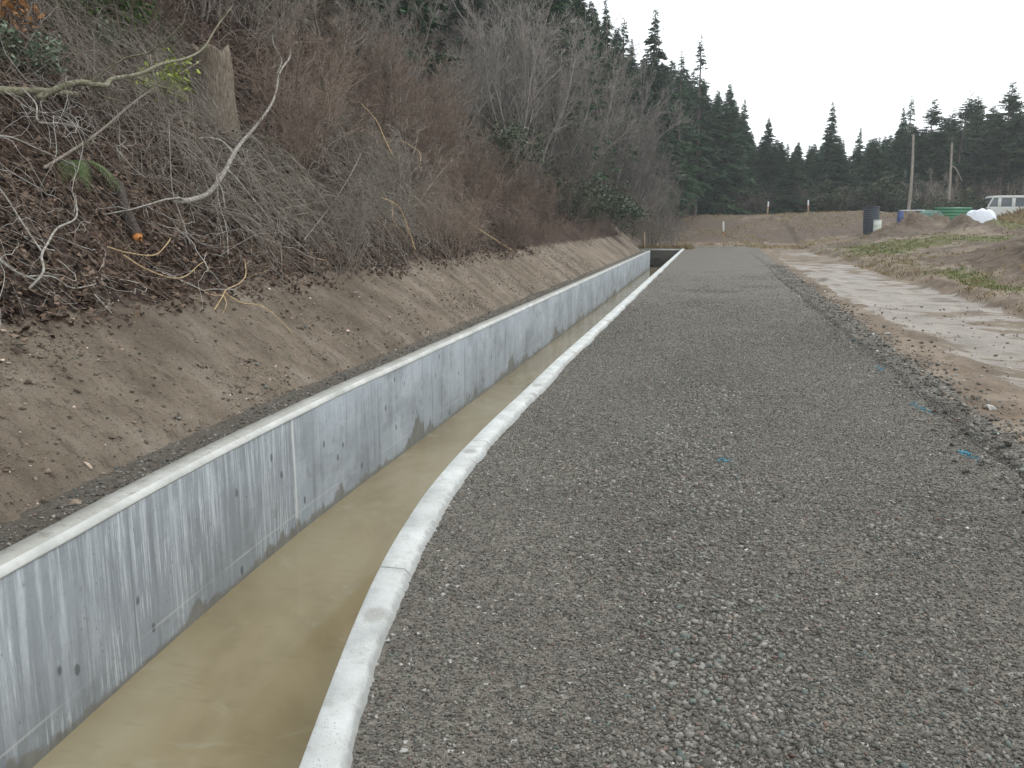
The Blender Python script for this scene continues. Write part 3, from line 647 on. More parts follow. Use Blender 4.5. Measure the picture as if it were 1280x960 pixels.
# ------------------------------------------------------------------ stems lying and hanging on the bank (uncountable)
def ground_curves(x0, y0, ang, ln, n, arch, wob, r0):
    q_ = np.stack([x0, y0, hill(x0, y0) - H], -1); c_ = q_ @ FW; px_ = 640 + FPX * (q_ @ RT) / c_; py_ = 480 - FPX * (q_ @ UP) / c_
    kp = (~((px_ > 222) & (px_ < 338) & (py_ > 40) & (py_ < 178) & (rng.random(len(x0)) < .9))) & (((x0 - HOL[0]) ** 2 + (y0 - HOL[1]) ** 2) > 1.3 ** 2); x0, y0, ang, ln, arch, r0 = x0[kp], y0[kp], ang[kp], ln[kp], arch[kp], r0[kp]
    C = len(x0); X_ = np.empty((C, n)); Y_ = np.empty((C, n)); X_[:, 0] = x0; Y_[:, 0] = y0; a = ang.copy(); da = rng.normal(0, wob, C)
    for j in range(1, n):
        da = da * .7 + rng.normal(0, wob, C); a = a + da; X_[:, j] = X_[:, j - 1] + np.cos(a) * ln / (n - 1); Y_[:, j] = Y_[:, j - 1] + np.sin(a) * ln / (n - 1)
    X_ = np.minimum(X_, xback(Y_) - 1.42 - .25 * fbm(Y_ * 2.5, Y_ * 0, 333, 2) - (rng.random(C) ** 2)[:, None] * .3 + (rng.random(C) < .03)[:, None] * .5)
    s = np.linspace(0, 1, n); Zh = hill(X_, Y_)
    ph = rng.uniform(.6, 1.3, C)[:, None]
    off = arch[:, None] * np.abs(np.sin(np.pi * np.minimum(s * ph, 1.05))) + .02 + rng.normal(0, .012, (C, n))
    # smooth z so that stems bridge the bumps
    Zs = Zh.copy(); Zs[:, 1:-1] = np.maximum(Zh[:, 1:-1], (Zh[:, :-2] + Zh[:, 2:]) / 2)
    return np.stack([X_, Y_, Zs + off], -1), r0[:, None] * (1 - .65 * s)
def veg_pts(n, y0, y1, d0, d1, p=1.0):
    y = y0 + (y1 - y0) * rng.random(n) ** p; d = d0 + (d1 - d0) * rng.random(n); return xback(y) - d, y
n = 3000; x, y = veg_pts(n, 3.2, 24, 1.9, 7.5, 1.3)
P1 = ground_curves(x, y, rng.uniform(0, 6.28, n), rng.uniform(.3, 1.4, n), 9, rng.random(n) ** 2 * .35, .22, rng.uniform(.0016, .005, n))
a = tubes(*P1, 3)
MTD = mat_twig('dark_litter_twigs', (.030, .021, .015), (.10, .072, .050), (.30, .23, .17))
o = mk('twig_litter', *a, MTD, smooth_=True); tag(o, 'fallen brown twigs matted over the leaf litter', kind='stuff')
n = 420; x, y = veg_pts(n, 3.2, 13, 1.8, 7.5, .8)
P1 = ground_curves(x, y, rng.normal(-.2, 1.1, n), rng.uniform(.4, 1.7, n), 12, rng.random(n) ** 2 * .45, .2, rng.uniform(.0014, .004, n))
b1 = tubes(*P1, 4)
n = 2300; x, y = veg_pts(n, 10.0, 22, 2.4, 6.5, 1.2)   # long drooping stems falling to the bank edge
P1 = ground_curves(x, y, rng.normal(-.15, .38, n), rng.uniform(.8, 2.6, n), 13, .15 + rng.random(n) * .9, .09, rng.uniform(.0016, .0042, n) * (1 + 1.3 * (rng.random(n) < .08)))
b2 = tubes(*P1, 4)
V, F = join([b1, b2]); o = mk('bramble_tangle', V, F, MTG, smooth_=True); tag(o, 'grey drooping bramble stems tangled down the bank', kind='stuff')
n = 520; x, y = veg_pts(n, 3.6, 18, 1.9, 6.8, 1.0)
P1 = ground_curves(x, y, rng.normal(-.1, 1.1, n), rng.uniform(.4, 2.0, n), 18, rng.random(n) ** 2 * .6, .27, rng.uniform(.0012, .0042, n))
o = mk('dead_stems', *tubes(*P1, 5), MTP, smooth_=True); tag(o, 'pale dead stems strewn over the bank', kind='stuff')
# leaf litter
def leaves(name, P, size, mat, nrm_tilt=.5, kind='stuff', parent=None, elong=1.6, sh=None):
    n = len(P); a = rng.uniform(0, 6.28, n); u = np.stack([np.cos(a), np.sin(a), rng.normal(0, nrm_tilt, n)], -1); u = unit(u)
    v = unit(np.cross(u, unit(rng.normal(0, nrm_tilt, (n, 3)) + np.array([0, 0, 1.0])))); w_ = np.cross(u, v)
    L_ = size[:, None] * elong / 2; W_ = size[:, None] / 2
    V = np.stack([P - u * L_, P + v * W_ + w_ * W_ * .3, P + u * L_, P - v * W_ + w_ * W_ * .3], 1)
    F = np.stack([np.arange(n) * 4, np.arange(n) * 4 + 1, np.arange(n) * 4 + 2], -1); F2 = np.stack([np.arange(n) * 4, np.arange(n) * 4 + 2, np.arange(n) * 4 + 3], -1)
    sh = rng.random(n) if sh is None else sh
    o = mk(name, V, np.concatenate([F, F2]), mat, parent, attrs=dict(shade=np.repeat(sh, 4)))
    if kind: tag(o, kind=kind)
    return o
MLIT = mat_leaf('dead_leaves', [(.022, .013, .009), (.070, .040, .026), (.25, .175, .12)])
n = 110000; x, y = veg_pts(n, 3.0, 26, 1.35, 8.5, 1.35)
k = rng.random(n) < smooth((xback(y) - x - 1.3) / .7 + .1) * (.4 + .9 * smooth(fbm(x * 1.5, y * 1.5, 151, 3) / .3 + .5)); x, y = x[k], y[k]
leaves('leaf_litter', np.stack([x, y, hill(x, y) + .01 + .03 * rng.random(len(x))], -1), rng.uniform(.02, .06, len(x)), MLIT, .55)['label'] = 'brown dead leaves covering the bank'

# ================================================================== SINGLE BRANCHES, LOGS, STUMP
def smoothline(pts, m=6):
    pts = np.array(pts, float); n = len(pts); out_ = []
    for i in range(n - 1):
        p0 = pts[max(i - 1, 0)]; p1 = pts[i]; p2 = pts[i + 1]; p3 = pts[min(i + 2, n - 1)]
        for t in np.linspace(0, 1, m, endpoint=False):
            out_.append(.5 * ((2 * p1) + (-p0 + p2) * t + (2 * p0 - 5 * p1 + 4 * p2 - p3) * t * t + (-p0 + 3 * p1 - 3 * p2 + p3) * t ** 3))
    out_.append(pts[-1]); return np.array(out_)
def line3(px, off, m=6):
    offs = np.interp(np.linspace(0, 1, len(px)), np.linspace(0, 1, len(off)), off)
    pts = [hit(a, b, o_) for (a, b), o_ in zip(px, offs)]
    # keep depth jumps gentle so that the limb stays one limb
    pts = np.array(pts); dep = np.linalg.norm(pts - [0, 0, H], axis=1); q_ = np.arange(len(dep)); fit = np.polyval(np.polyfit(q_, dep, min(2, len(dep) - 1)), q_)
    ds = np.minimum(fit, dep + .15)
    for _ in range(2): ds[1:-1] = (ds[:-2] + 2 * ds[1:-1] + ds[2:]) / 4
    pts = np.array([0, 0, H]) + (pts - [0, 0, H]) * (ds / dep)[:, None]
    return smoothline(pts, m)
def branch(name, lines, mat, label, cat, group=None, twigs=3, k=7):
    parts = []
    o0 = None
    for px, off, r0, r1 in lines:
        P = line3(px, off); Rr = .74 * np.linspace(r0, r1, len(P)) * (1 + .18 * rng.normal(0, 1, len(P)).cumsum() / max(1, len(P)) ** .5 * .5)
        if o0 is None: o0 = P[0].copy()
        P = P - o0; parts.append(tubes(P[None], Rr[None], k))
        if twigs:
            Q = grow(P[None], Rr[None], twigs, .17, .9, .2, 7, .16, .45, .2); parts.append(tubes(Q[0], np.maximum(Q[1], .002), 4))
            Q2 = grow(Q[0], Q[1], 2, .5, .8, .1, 5, .18, .6, .3); parts.append(tubes(Q2[0], np.maximum(Q2[1], .0015), 3))
        # blunt ends
        for e, rr_ in ((0, Rr[0]), (-1, Rr[-1])):
            parts.append((ICO_(P[e], rr_ * .98)))
    V, F = join(parts); o = mk(name, V, F, mat, smooth_=True); o.location = o0; return tag(o, label, cat, group, 'thing')
def ICO_(c, r):
    V, F = lathe([(0, -r), (r * .7, -r * .7), (r, 0), (r * .7, r * .7), (0, r)], 8, c); return V, F
MBR1 = mat_wood('mossy_bark', [(.075, .070, .035), (.19, .18, .12), (.42, .40, .35)], (6, 6, 6))
MBR2 = mat_wood('pale_bark', [(.13, .115, .095), (.30, .28, .245), (.52, .50, .45)], (5, 5, 5))
MBR3 = mat_wood('grey_brown_bark', [(.09, .072, .055), (.19, .16, .13), (.30, .27, .23)], (6, 6, 6))
MBRY = mat_wood('torn_yellow_wood', [(.24, .16, .08), (.46, .34, .19), (.62, .50, .31)], (6, 6, 6))
MBRD = mat_wood('dark_wet_bark', [(.022, .016, .013), (.055, .042, .034), (.11, .09, .075)], (8, 8, 3))
GB = 'fallen branches on the bank'
branch('fallen_branch', [([(50, 122), (70, 112), (97, 103), (130, 107), (140, 99), (175, 92), (202, 80), (235, 72), (255, 59), (270, 35), (290, 8)], [.25, .6, .8, 1.1, 1.4], .060, .018)], MBR1, 'long mossy crooked branch reaching up to the right across the leaf slope', 'branch', GB, 5)
branch('fallen_branch', [([(260, 70), (217, 97), (175, 122), (120, 168), (55, 210)], [.5, .45, .3], .018, .022)], MBR3, 'long straight thin grey branch slanting below the mossy one', 'branch', GB, 3)
branch('fallen_branch', [([(398, 53), (380, 52), (364, 56), (362, 72), (350, 90), (342, 125), (322, 155), (302, 178), (292, 193), (280, 216), (262, 240), (240, 250), (220, 252)], [1.0, .9, .8, .5, .12], .016, .05),
                         ([(346, 92), (352, 75), (343, 58), (340, 44)], [.85, 1.0], .018, .008), ([(292, 192), (278, 177), (262, 172), (248, 173)], [.55, .5], .022, .01)], MBR2, 'large pale forked branch with bent white limbs beside the stump', 'branch', GB, 5)
branch('fallen_branch', [([(-15, 112), (20, 114), (55, 114), (95, 118)], [.12, .12], .075, .055)], MBR1, 'thick mossy fallen limb at the left picture edge', 'branch', GB, 4)
branch('fallen_branch', [([(94, 245), (95, 272), (72, 285), (59, 305), (52, 320), (54, 340), (37, 360)], [.15, .25, .2, .08], .011, .016), ([(52, 314), (32, 285), (10, 250), (-6, 228)], [.2, .3], .012, .008), ([(30, 346), (65, 346), (90, 360), (120, 355)], [.08, .12, .05], .014, .006), ([(-5, 322), (20, 340), (50, 352)], [.1, .1], .014, .01)], MBR2, 'pale Y-shaped branch standing out of the litter at lower left', 'branch', GB, 3)
branch('fallen_branch', [([(27, 110), (45, 130), (48, 152), (75, 154), (102, 160), (135, 175)], [.2, .4, .3], .014, .008)], MBR2, 'pale arched branch hooped below the thick mossy limb', 'branch', GB, 3)
branch('fallen_branch', [([(-8, 170), (15, 172), (45, 185), (75, 198), (98, 210)], [.2, .25, .15], .014, .007)], MBR2, 'thin pale branch at left edge just above the fern', 'branch', GB, 3)
branch('curved_root', [([(135, 309), (160, 316), (192, 319), (207, 307), (213, 298)], [.08, .14, .1], .012, .009), ([(155, 319), (180, 335), (212, 347), (232, 345), (250, 330), (258, 327)], [.07, .16, .05], .011, .006)], MBRY, 'pair of bright yellow curved roots below the dark log', 'root', 'roots at the bank edge', 0)
branch('curved_root', [([(306, 326), (307, 344), (298, 355), (283, 362), (278, 371), (268, 387)], [.02, .1, .08, .02], .010, .008), ([(281, 366), (300, 378), (325, 382), (345, 395), (367, 418)], [.08, .04, .02], .011, .005), ([(243, 338), (246, 356), (262, 368), (279, 369)], [.02, .04, .08], .006, .008), ([(279, 369), (283, 380), (278, 392)], [.08, .02], .008, .004)], MBRY, 'tangled tan root clump sprawled on the bare soil below the brush', 'root', 'roots at the bank edge', 2)
branch('broken_stick', [([(117, 367), (128, 379), (139, 391)], [.03, .03], .012, .009)], MBR2, 'short white broken stick lying on the soil at the litter edge', 'stick', GB, 0)
branch('fallen_branch', [([(211, 150), (213, 200), (216, 240), (228, 275), (238, 305)], [.9, .5, .3, .05], .006, .008)], MBR2, 'slender white stem hanging down left of the pale forked branch', 'branch', GB, 2)
branch('fallen_branch', [([(270, 215), (273, 250), (283, 285), (285, 318)], [.5, .3, .05], .006, .008)], MBR2, 'slender pale stem hanging under the pale forked branch', 'branch', GB, 2)
branch('fallen_branch', [([(477, 247), (497, 257), (507, 277), (519, 312)], [.6, .5, .05], .014, .02), ([(490, 252), (492, 275), (505, 292)], [.55, .35], .012, .008)], MBRY, 'torn yellow limb drooping to the edge of the thicket', 'branch', GB, 2)
branch('fallen_branch', [([(452, 130), (470, 150), (480, 172), (491, 195)], [1.4, 1.1, .9], .014, .02)], MBRY, 'snapped yellow stem high in the thicket, leftmost of the two', 'branch', GB, 2)
branch('fallen_branch', [([(500, 175), (524, 190), (525, 207)], [1.0, .9], .012, .016)], MBRY, 'short snapped yellow stem high in the thicket, right one', 'branch', GB, 1)
branch('fallen_branch', [([(575, 268), (592, 282), (616, 298), (640, 313)], [.6, .35, .05], .02, .03)], MBRY, 'torn tan limb leaning out of the brush over the cut bank', 'branch', GB, 2)
branch('fallen_branch', [([(640, 168), (665, 163), (700, 152), (735, 142), (760, 128)], [1.2, 1.2], .04, .018)], MBR2, 'long pale arching limb in the thicket beyond the others', 'branch', GB, 4)
branch('fallen_branch', [([(380, 300), (415, 255), (440, 215), (452, 190)], [.1, .6, .7], .014, .008)], MBR2, 'pale limb rising steeply in the grey brambles', 'branch', GB, 3)
branch('fallen_branch', [([(462, 275), (480, 300), (497, 326)], [.1, .05], .035, .02)], MBRD, 'dark stick lying at the bank edge beside the torn yellow limb', 'branch', GB, 0)
branch('fallen_branch', [([(388, 312), (392, 322), (408, 326), (413, 338)], [.02, .1, .02], .009, .006)], MBRY, 'small hooked tan twig at the brush edge above the bare soil', 'branch', GB, 0)
# dark log with an orange broken end
P = line3([(150, 232), (153, 250), (160, 270), (172, 296)], [.05, .12, .08]); c0 = P[0].copy(); P = P - c0
lg = mk('fallen_log', *tubes(P[None], np.linspace(.05, .062, len(P))[None], 10), MBRD, smooth_=True); lg.location = c0
tag(lg, 'short dark wet log with an orange broken end on the leaf litter', 'log', kind='thing')
e = P[-1]; dr = unit(P[-1] - P[-2]); V = [e + dr * .002]; 
u_ = unit(np.cross(dr, [0, 0, 1.])); v_ = np.cross(dr, u_); ring = [e - dr * .02 + (u_ * math.cos(t) + v_ * math.sin(t)) * .060 for t in np.linspace(0, 6.283, 13)[:-1]]
ring2 = [e + dr * rng.uniform(.01, .07) + (u_ * math.cos(t) + v_ * math.sin(t)) * .038 for t in np.linspace(0, 6.283, 13)[:-1]]
V = np.array(ring + ring2 + [e + dr * .015]); F = np.array([[i, (i + 1) % 12, 12 + (i + 1) % 12, 12 + i] for i in range(12)] + [[12 + i, 12 + (i + 1) % 12, 24, 24] for i in range(12)])
me = bpy.data.meshes.new('broken_end'); me.from_pydata([tuple(v) for v in V], [], [tuple(f) if f[2] != f[3] else tuple(f[:3]) for f in F.tolist()]); me.materials.append(mat_plain('raw_orange_wood', (.48, .20, .06), .8, .2, .4, 40))
o = bpy.data.objects.new('broken_end', me); COL.objects.link(o); o.parent = lg
# stump
p = hit(272, 150); st = empty('tree_stump', tuple(p)); tag(st, 'broken tree stump with furrowed grey bark high on the bank', 'stump', kind='thing')
k = 40; th = np.arange(k) * 2 * np.pi / k; rows = []
for i, z_ in enumerate(np.linspace(-.4, 1.25, 26)):
    rad = .32 + .10 * math.exp(-(z_ + .4) * 3) + .0 * z_; fur = .035 * np.abs(np.sin(th * 9 + .8 * np.sin(z_ * 3) + 2 * vnoise(th * 2, 0 * th + z_, 3))) + .03 * fbm(th * 1.5, 0 * th + z_ * 2, 77, 3)
    zz = z_ + (0.22 * (vnoise(th * 2.2, 0 * th, 5) - .5) + .12 * (vnoise(th * 7, 0 * th, 6) - .5)) * smooth((z_ - .6) / .6)
    rows.append(np.stack([np.cos(th) * (rad + fur) - .05 * z_, np.sin(th) * (rad + fur), zz], -1))
top = rows[-1]; rows.append(top * np.array([.6, .6, 1]) - np.array([0, 0, .12])); rows.append(top * np.array([.05, .05, 1]) - np.array([0, 0, .2]))
V = np.concatenate(rows); nr = len(rows); F = np.array([[i * k + j, i * k + (j + 1) % k, (i + 1) * k + (j + 1) % k, (i + 1) * k + j] for i in range(nr - 1) for j in range(k)])
MST = mat_wood('furrowed_bark', [(.055, .042, .03), (.22, .18, .135), (.48, .42, .34)], (14, 14, 1.5))
mk('trunk', V, F, MST, st, smooth_=True)

# ================================================================== GREEN SHRUBS, FERN
MGS = mat_leaf('bright_shrub_leaf', [(.035, .075, .015), (.09, .17, .03), (.22, .32, .07)], .5)
MGD = mat_leaf('dark_shrub_leaf', [(.018, .032, .016), (.04, .065, .03), (.085, .12, .06)], .5)
MGY = mat_leaf('yellow_green_leaf', [(.14, .20, .02), (.30, .38, .04), (.46, .52, .10)], .5)
MGP = mat_leaf('pale_green_leaf', [(.07, .10, .06), (.15, .19, .13), (.28, .32, .24)], .6)
MOR = mat_leaf('rusty_leaf', [(.16, .07, .02), (.32, .15, .05), (.45, .24, .09)], .6)
def shrub(name, p, rad, hh, nleaf, size, mat, label, cat='shrub', group=None, stems=9, stemmat=None, nst=7):
    e = empty(name, tuple(p)); tag(e, label, cat, group, 'thing')
    th = rng.uniform(0, 6.28, stems); d = unit(np.stack([np.cos(th) * rad / hh * .9, np.sin(th) * rad / hh * .9, 0 * th + 1], -1))
    P0, R0 = curves(np.zeros((stems, 3)) + [0, 0, -.1], d, hh * rng.uniform(.6, 1.05, stems) + .1, np.full(stems, .012 * hh ** .5), 7, .15)
    P1, R1 = grow(P0, R0, nst, .45, .9, .2, 5, .15, .5, .25)
    mk('stems', *join([tubes(P0, R0, 4), tubes(P1, R1, 3)]), stemmat or MTB, e, smooth_=True)
    idx = rng.integers(0, len(P1), nleaf); j = rng.integers(1, 5, nleaf); L0 = P1[idx, j] + rng.normal(0, size * 1.6, (nleaf, 3))
    leaves('foliage', L0, rng.uniform(.6, 1.3, nleaf) * size, mat, .7, None, e); return e
shrub('evergreen_shrub', hit(130, 48), .8, 1.15, 3200, .05, MGS, 'bright green leafy shrub at the top of the bank')
shrub('leafy_sapling', hit(200, 128), .5, .75, 420, .055, MGY, 'small yellow-green sapling behind the mossy branch', 'sapling', None, 4, None, 3)
shrub('evergreen_shrub', hit(122, 58), .4, .4, 420, .04, MGP, 'small pale green shrub below the bright green one')
shrub('evergreen_shrub', hit(25, 85), .7, .6, 900, .05, MGP, 'grey-green low shrub at the upper left corner')
shrub('rusty_shrub', hit(12, 45), .5, .9, 700, .06, MOR, 'rusty orange dead-leaved shrub at the upper left edge')
shrub('evergreen_shrub', hit(187, 60), .8, .45, 900, .035, MGD, 'dark low shrub behind the mossy branch, left of the stump')
shrub('evergreen_shrub', hp(41, 2.6), 1.7, 2.4, 5200, .085, MGD, 'dark evergreen bush at the foot of the thicket, nearer one', 'bush', None, 14)
shrub('evergreen_shrub', hp(50, 1.9), 1.9, 2.7, 5200, .095, MGD, 'dark evergreen bush low in the thicket close to the channel end', 'bush', None, 14)
shrub('evergreen_shrub', hp(34, 4.2), 1.6, 2.2, 4200, .08, MGD, 'dark evergreen bush half hidden inside the brown thicket', 'bush', None, 14)
shrub('evergreen_shrub', (HOL[0] - .1, HOL[1] + .3, float(hill(np.array(HOL[0] - .1), np.array(HOL[1] + .3)))), 1.0, 1.0, 2200, .06, MGD, 'dark leafy shrub added to darken the hollow just right of the stump')  # shrub added inside the carved recess for its dark tone
# fern
fp = hit(96, 205, .02); fe = empty('fern', tuple(fp)); tag(fe, 'drooping green fern on the leaf litter', 'fern', kind='thing')
MFN = mat_leaf('fern_frond', [(.03, .055, .015), (.075, .115, .03), (.13, .18, .06)], .6)
for i in range(11):
    a = rng.normal(-.1, .8); n = 26; s = np.linspace(0, 1, n); Ln = rng.uniform(.4, .62)
    C_ = np.stack([np.cos(a) * s * Ln * .85, np.sin(a) * s * Ln, .16 * np.sin(s * 2.2) - .42 * s ** 1.6], -1)
    side = np.array([-np.sin(a), np.cos(a), 0]); V, F = [], []
    for j in range(2, n):
        wl_ = .085 * math.sin(math.pi * min(1, (1.08 - s[j]))) + .008
        for sg in (-1, 1):
            b = len(V); tipv = C_[j] + side * sg * wl_ + np.array([0, 0, -.02]) + (C_[j] - C_[j - 1]) * .8
            V += [C_[j - 1], C_[j - 1] * .4 + C_[j] * .6 + side * sg * .002, tipv]; F.append([b, b + 1, b + 2])
    mk('frond', np.array(V), np.array(F), MFN, fe, attrs=dict(shade=rng.random(len(V)) * .5 + .25))

# ================================================================== CONIFERS
MCON = mat_leaf('fir_needles', [(.020, .052, .024), (.045, .102, .042), (.095, .17, .068)], .75)
MCON2 = mat_leaf('pine_needles', [(.024, .048, .020), (.052, .096, .036), (.105, .165, .062)], .75)
MTRK = mat_wood('conifer_bark', [(.05, .042, .036), (.12, .10, .085), (.22, .19, .17)], (6, 6, 1))
def conifer_mesh(Hh, Rm, nb, start, prof, droop, dens, fs, gap=0.0, lean=0.0, up=.25):
    # trunk
    n = 14; s = np.linspace(0, 1, n); P = np.stack([lean * Hh * s ** 2 + .05 * np.sin(s * 5), .06 * np.cos(s * 4) - .06, s * Hh * .985 - .3], -1)
    T = tubes(P[None], (.016 * Hh * (1 - s) ** .9 + .015)[None], 8)
    hs = start + (1 - start) * rng.random(nb) ** .85; hs = hs[rng.random(nb) > gap * (vnoise(hs * 9, 0 * hs, int(Hh * 10)) > .5)]; nb = len(hs)
    az = rng.uniform(0, 6.28, nb); az = az + .0
    L_ = Rm * np.maximum(prof((hs - start) / (1 - start)), .03) * rng.uniform(.55, 1.15, nb)
    base = np.stack([np.interp(hs, s, P[:, 0]), np.interp(hs, s, P[:, 1]), hs * Hh * .985 - .3], -1)
    m = 7; t = np.linspace(0, 1, m); out_ = np.stack([np.cos(az), np.sin(az), 0 * az], -1)
    zz = L_[:, None] * (up * t[None] - droop * t[None] ** 1.6 + .18 * droop * t[None] ** 4) + (hs[:, None] - .5) * .25 * L_[:, None] * t[None]
    B = base[:, None] + out_[:, None] * (L_[:, None] * t[None])[..., None]; B[..., 2] += zz
    W = tubes(B, .012 * L_[:, None] * (1.1 - t[None]) + .006, 3)
    # sprays
    q = np.maximum(4, (L_ * dens)).astype(int); idx = np.repeat(np.arange(nb), q); tt = rng.random(len(idx)) ** .75
    i = np.minimum((tt * (m - 1)).astype(int), m - 2); f = (tt * (m - 1) - i)[:, None]
    C = B[idx, i] * (1 - f) + B[idx, i + 1] * f
    tan = unit(B[idx, i + 1] - B[idx, i]); side = np.cross(tan, [0, 0, 1.]) * np.where(rng.random(len(idx)) < .5, -1, 1)[:, None]
    dirn = unit(tan * rng.uniform(.2, 1, len(idx))[:, None] + side * rng.uniform(.2, 1.1, len(idx))[:, None] + np.array([0, 0, -.35]) * rng.random(len(idx))[:, None] * (1 + droop) + .15 * rng.normal(0, 1, (len(idx), 3)))
    ln = fs * rng.uniform(.6, 1.4, len(idx)) * (1.1 - .5 * tt) * np.clip(.45 + L_[idx] / Rm, .4, 1.1); wd = unit(np.cross(dirn, rng.normal(0, .35, (len(idx), 3)) + [0, 0, 1.])) * (ln * .17)[:, None]
    V = np.stack([C, C + dirn * (ln * .45)[:, None] + wd, C + dirn * ln[:, None], C + dirn * (ln * .45)[:, None] - wd], 1)
    F = np.arange(len(idx) * 4).reshape(-1, 4); sh = np.clip(.45 + .22 * rng.normal(0, 1, len(idx)) + .25 * (vnoise(C[:, 0] * 1.1 + C[:, 2], C[:, 1] + C[:, 2] * 1.3, 5) - .5), 0, 1)
    return T, W, (V.reshape(-1, 3), F, np.repeat(sh, 4))
fir = lambda t: ((1 - t) ** .9) * (.35 + .65 * smooth(t / .15 + .4))
wide = lambda t: np.sin(np.pi * np.clip(t * .8 + .16, 0, 1)) ** .7 * (1.02 - t * .75)
TK = {}
def conifer_proto(key, *a, mat=MCON, **kw):
    T, W, (V, F, sh) = conifer_mesh(*a, **kw); Hh = a[0]
    root = empty('conifer' if key[0] == 'f' else 'pine_tree'); tr = mk('trunk', *join([T, W]), MTRK, root, smooth_=True)
    mk('crown', V, F, mat, root, attrs=dict(shade=sh)); TK[key] = [root, Hh, False]
conifer_proto('f0', 16, 4.5, 420, .03, fir, .42, 44, .68)
conifer_proto('f1', 18, 4.1, 400, .05, fir, .50, 42, .66, gap=.12)
conifer_proto('f2', 14, 4.8, 420, .03, fir, .38, 44, .68)
conifer_proto('f3', 20, 4.0, 300, .10, fir, .30, 34, .62, gap=.6, up=.1)       # open, gappy top
conifer_proto('p0', 17, 4.4, 260, .36, wide, .25, 38, .62, gap=.75, lean=.04, mat=MCON2)
conifer_proto('p1', 18, 4.0, 230, .42, wide, .30, 38, .62, gap=.85, lean=.07, mat=MCON2)
conifer_proto('p2', 15, 4.6, 260, .30, wide, .20, 38, .62, gap=.6, lean=-.03, mat=MCON2)
def plant(key, x, y, z, hh, label, group, wd=None):
    root, H0, used = TK[key]
    if used: r = copy_tree(root)
    else: r = root; TK[key][2] = True
    s = hh / H0; q = (wd or rng.uniform(.9, 1.15)) * s if hh < H0 * 1.6 else s
    r.location = (x, y, z - .1); r.scale = (q, q, s); r.rotation_euler = (0, 0, rng.uniform(0, 6.28) if key[0] == 'f' else rng.uniform(-.6, .6)); 
    return tag(r, label, 'tree', group, 'thing')
def plant_px(key, px, top, Y_, label, group, wd=None):
    p = at_y(px, 270, Y_); zt = at_y(px, top, Y_)[2]; z = float(land(np.array(p[0]), np.array(Y_)))
    return plant(key, p[0], Y_, z, zt - z, label, group, wd)
GT = 'firs in the wood beyond the embankment'
tall = [('f3', 868, 32, 84, 'tall gappy fir with open top, left of the gap in the skyline'), ('f3', 846, 52, 80, 'slim open-topped fir rising just right of the bare thicket'), ('f1', 812, 2, 76, 'very tall fir behind the thicket, its top at the frame'),
        ('f0', 905, 98, 88, 'broad pointed fir right of the tall open-topped pair'), ('f2', 889, 118, 90, 'full dark fir between the open-topped fir and the broad pointed one'), ('f1', 925, 118, 92, 'pointed fir stepping down towards the low skyline'), ('f0', 955, 142, 94, 'small spiky fir at the right foot of the tall left group'),
        ('f1', 1032, 122, 96, 'lone tall pointed fir in the middle of the low skyline'), ('f1', 1068, 155, 97, 'shorter fir just right of the lone tall pointed one'), ('f0', 1009, 178, 94, 'low rounded fir left of the lone tall pointed one'),
        ('f1', 1120, 128, 96, 'twin-looking fir top with a bare leader, left of the bent pine'), ('f3', 1128, 110, 98, 'fir with a bare spike leader above the others on the right'), ('f0', 1100, 165, 94, 'dark fir stepping up towards the pines on the right')]
for k_, px, tp, Y_, lb in tall: plant_px(k_, px, tp, Y_, lb, GT, 1.0 if k_ != 'f3' else .85)
pines = [('p0', 1152, 118, 92, 'pine with wind-bent bushy top above the left bare pole'), ('p1', 1190, 108, 90, 'gappy pine above the right bare pole'), ('p2', 1215, 112, 94, 'ragged pine third from the right edge'), ('p0', 1245, 96, 90, 'dense dark pine second from the right edge'), ('p1', 1275, 90, 88, 'tallest dark pine at the right picture edge'),
         ('p1', 1172, 128, 97, 'thin pine between the two bare poles, set back'), ('p2', 1232, 125, 99, 'pine set back behind the ragged and dense ones'), ('p0', 1203, 122, 101, 'pine set far back left of the ragged one'), ('p2', 1258, 112, 98, 'broad pine between the dense one and the tallest at the edge'), ('p0', 1290, 100, 94, 'pine cut off by the right picture edge')]
for k_, px, tp, Y_, lb in pines: plant_px(k_, px, tp, Y_, lb, 'pines on the right slope', .9)
def skyline(px): return float(np.interp(px, [700, 780, 830, 870, 900, 930, 960, 1000, 1080, 1110, 1150, 1200, 1300, 1500], [30, 50, 62, 92, 108, 138, 164, 170, 168, 152, 142, 134, 124, 100]))
for i in range(96):      # the wood behind, row on row
    px = 770 + (i % 32) * 17 + rng.uniform(-8, 8); Y_ = (90, 100, 112)[i // 32] + rng.uniform(-3, 5)
    if px > 1150 and Y_ < 95: Y_ += 8
    plant_px(['f0', 'f2', 'f1'][i % 3], px, skyline(px) + rng.uniform(-2, 26), Y_, 'dark fir in the dense wood beyond the dirt embankment', 'firs filling the far wood', 1.35)
for i in range(16):      # outside the frame to the right and left, for continuity
    px = 1330 + i * 40; plant_px(['f0', 'p0', 'f2', 'p2'][i % 4], px, skyline(px) + rng.uniform(-15, 25), 95 + rng.uniform(-5, 8), 'conifer on the slope past the right picture edge', 'conifers past the right edge')
for i in range(30):      # hilltop above the thicket
    y_ = 20 + i * 1.75 + rng.uniform(-1, 1); d = rng.uniform(9, 17) - max(0, (y_ - 45)) * .12
    x_, y_, z_ = hp(y_, d); plant(['f1', 'f0', 'f3', 'f2'][i % 4], x_, y_, z_, rng.uniform(10, 15), 'dark conifer on the hilltop behind the bare thicket', 'conifers on the hilltop')
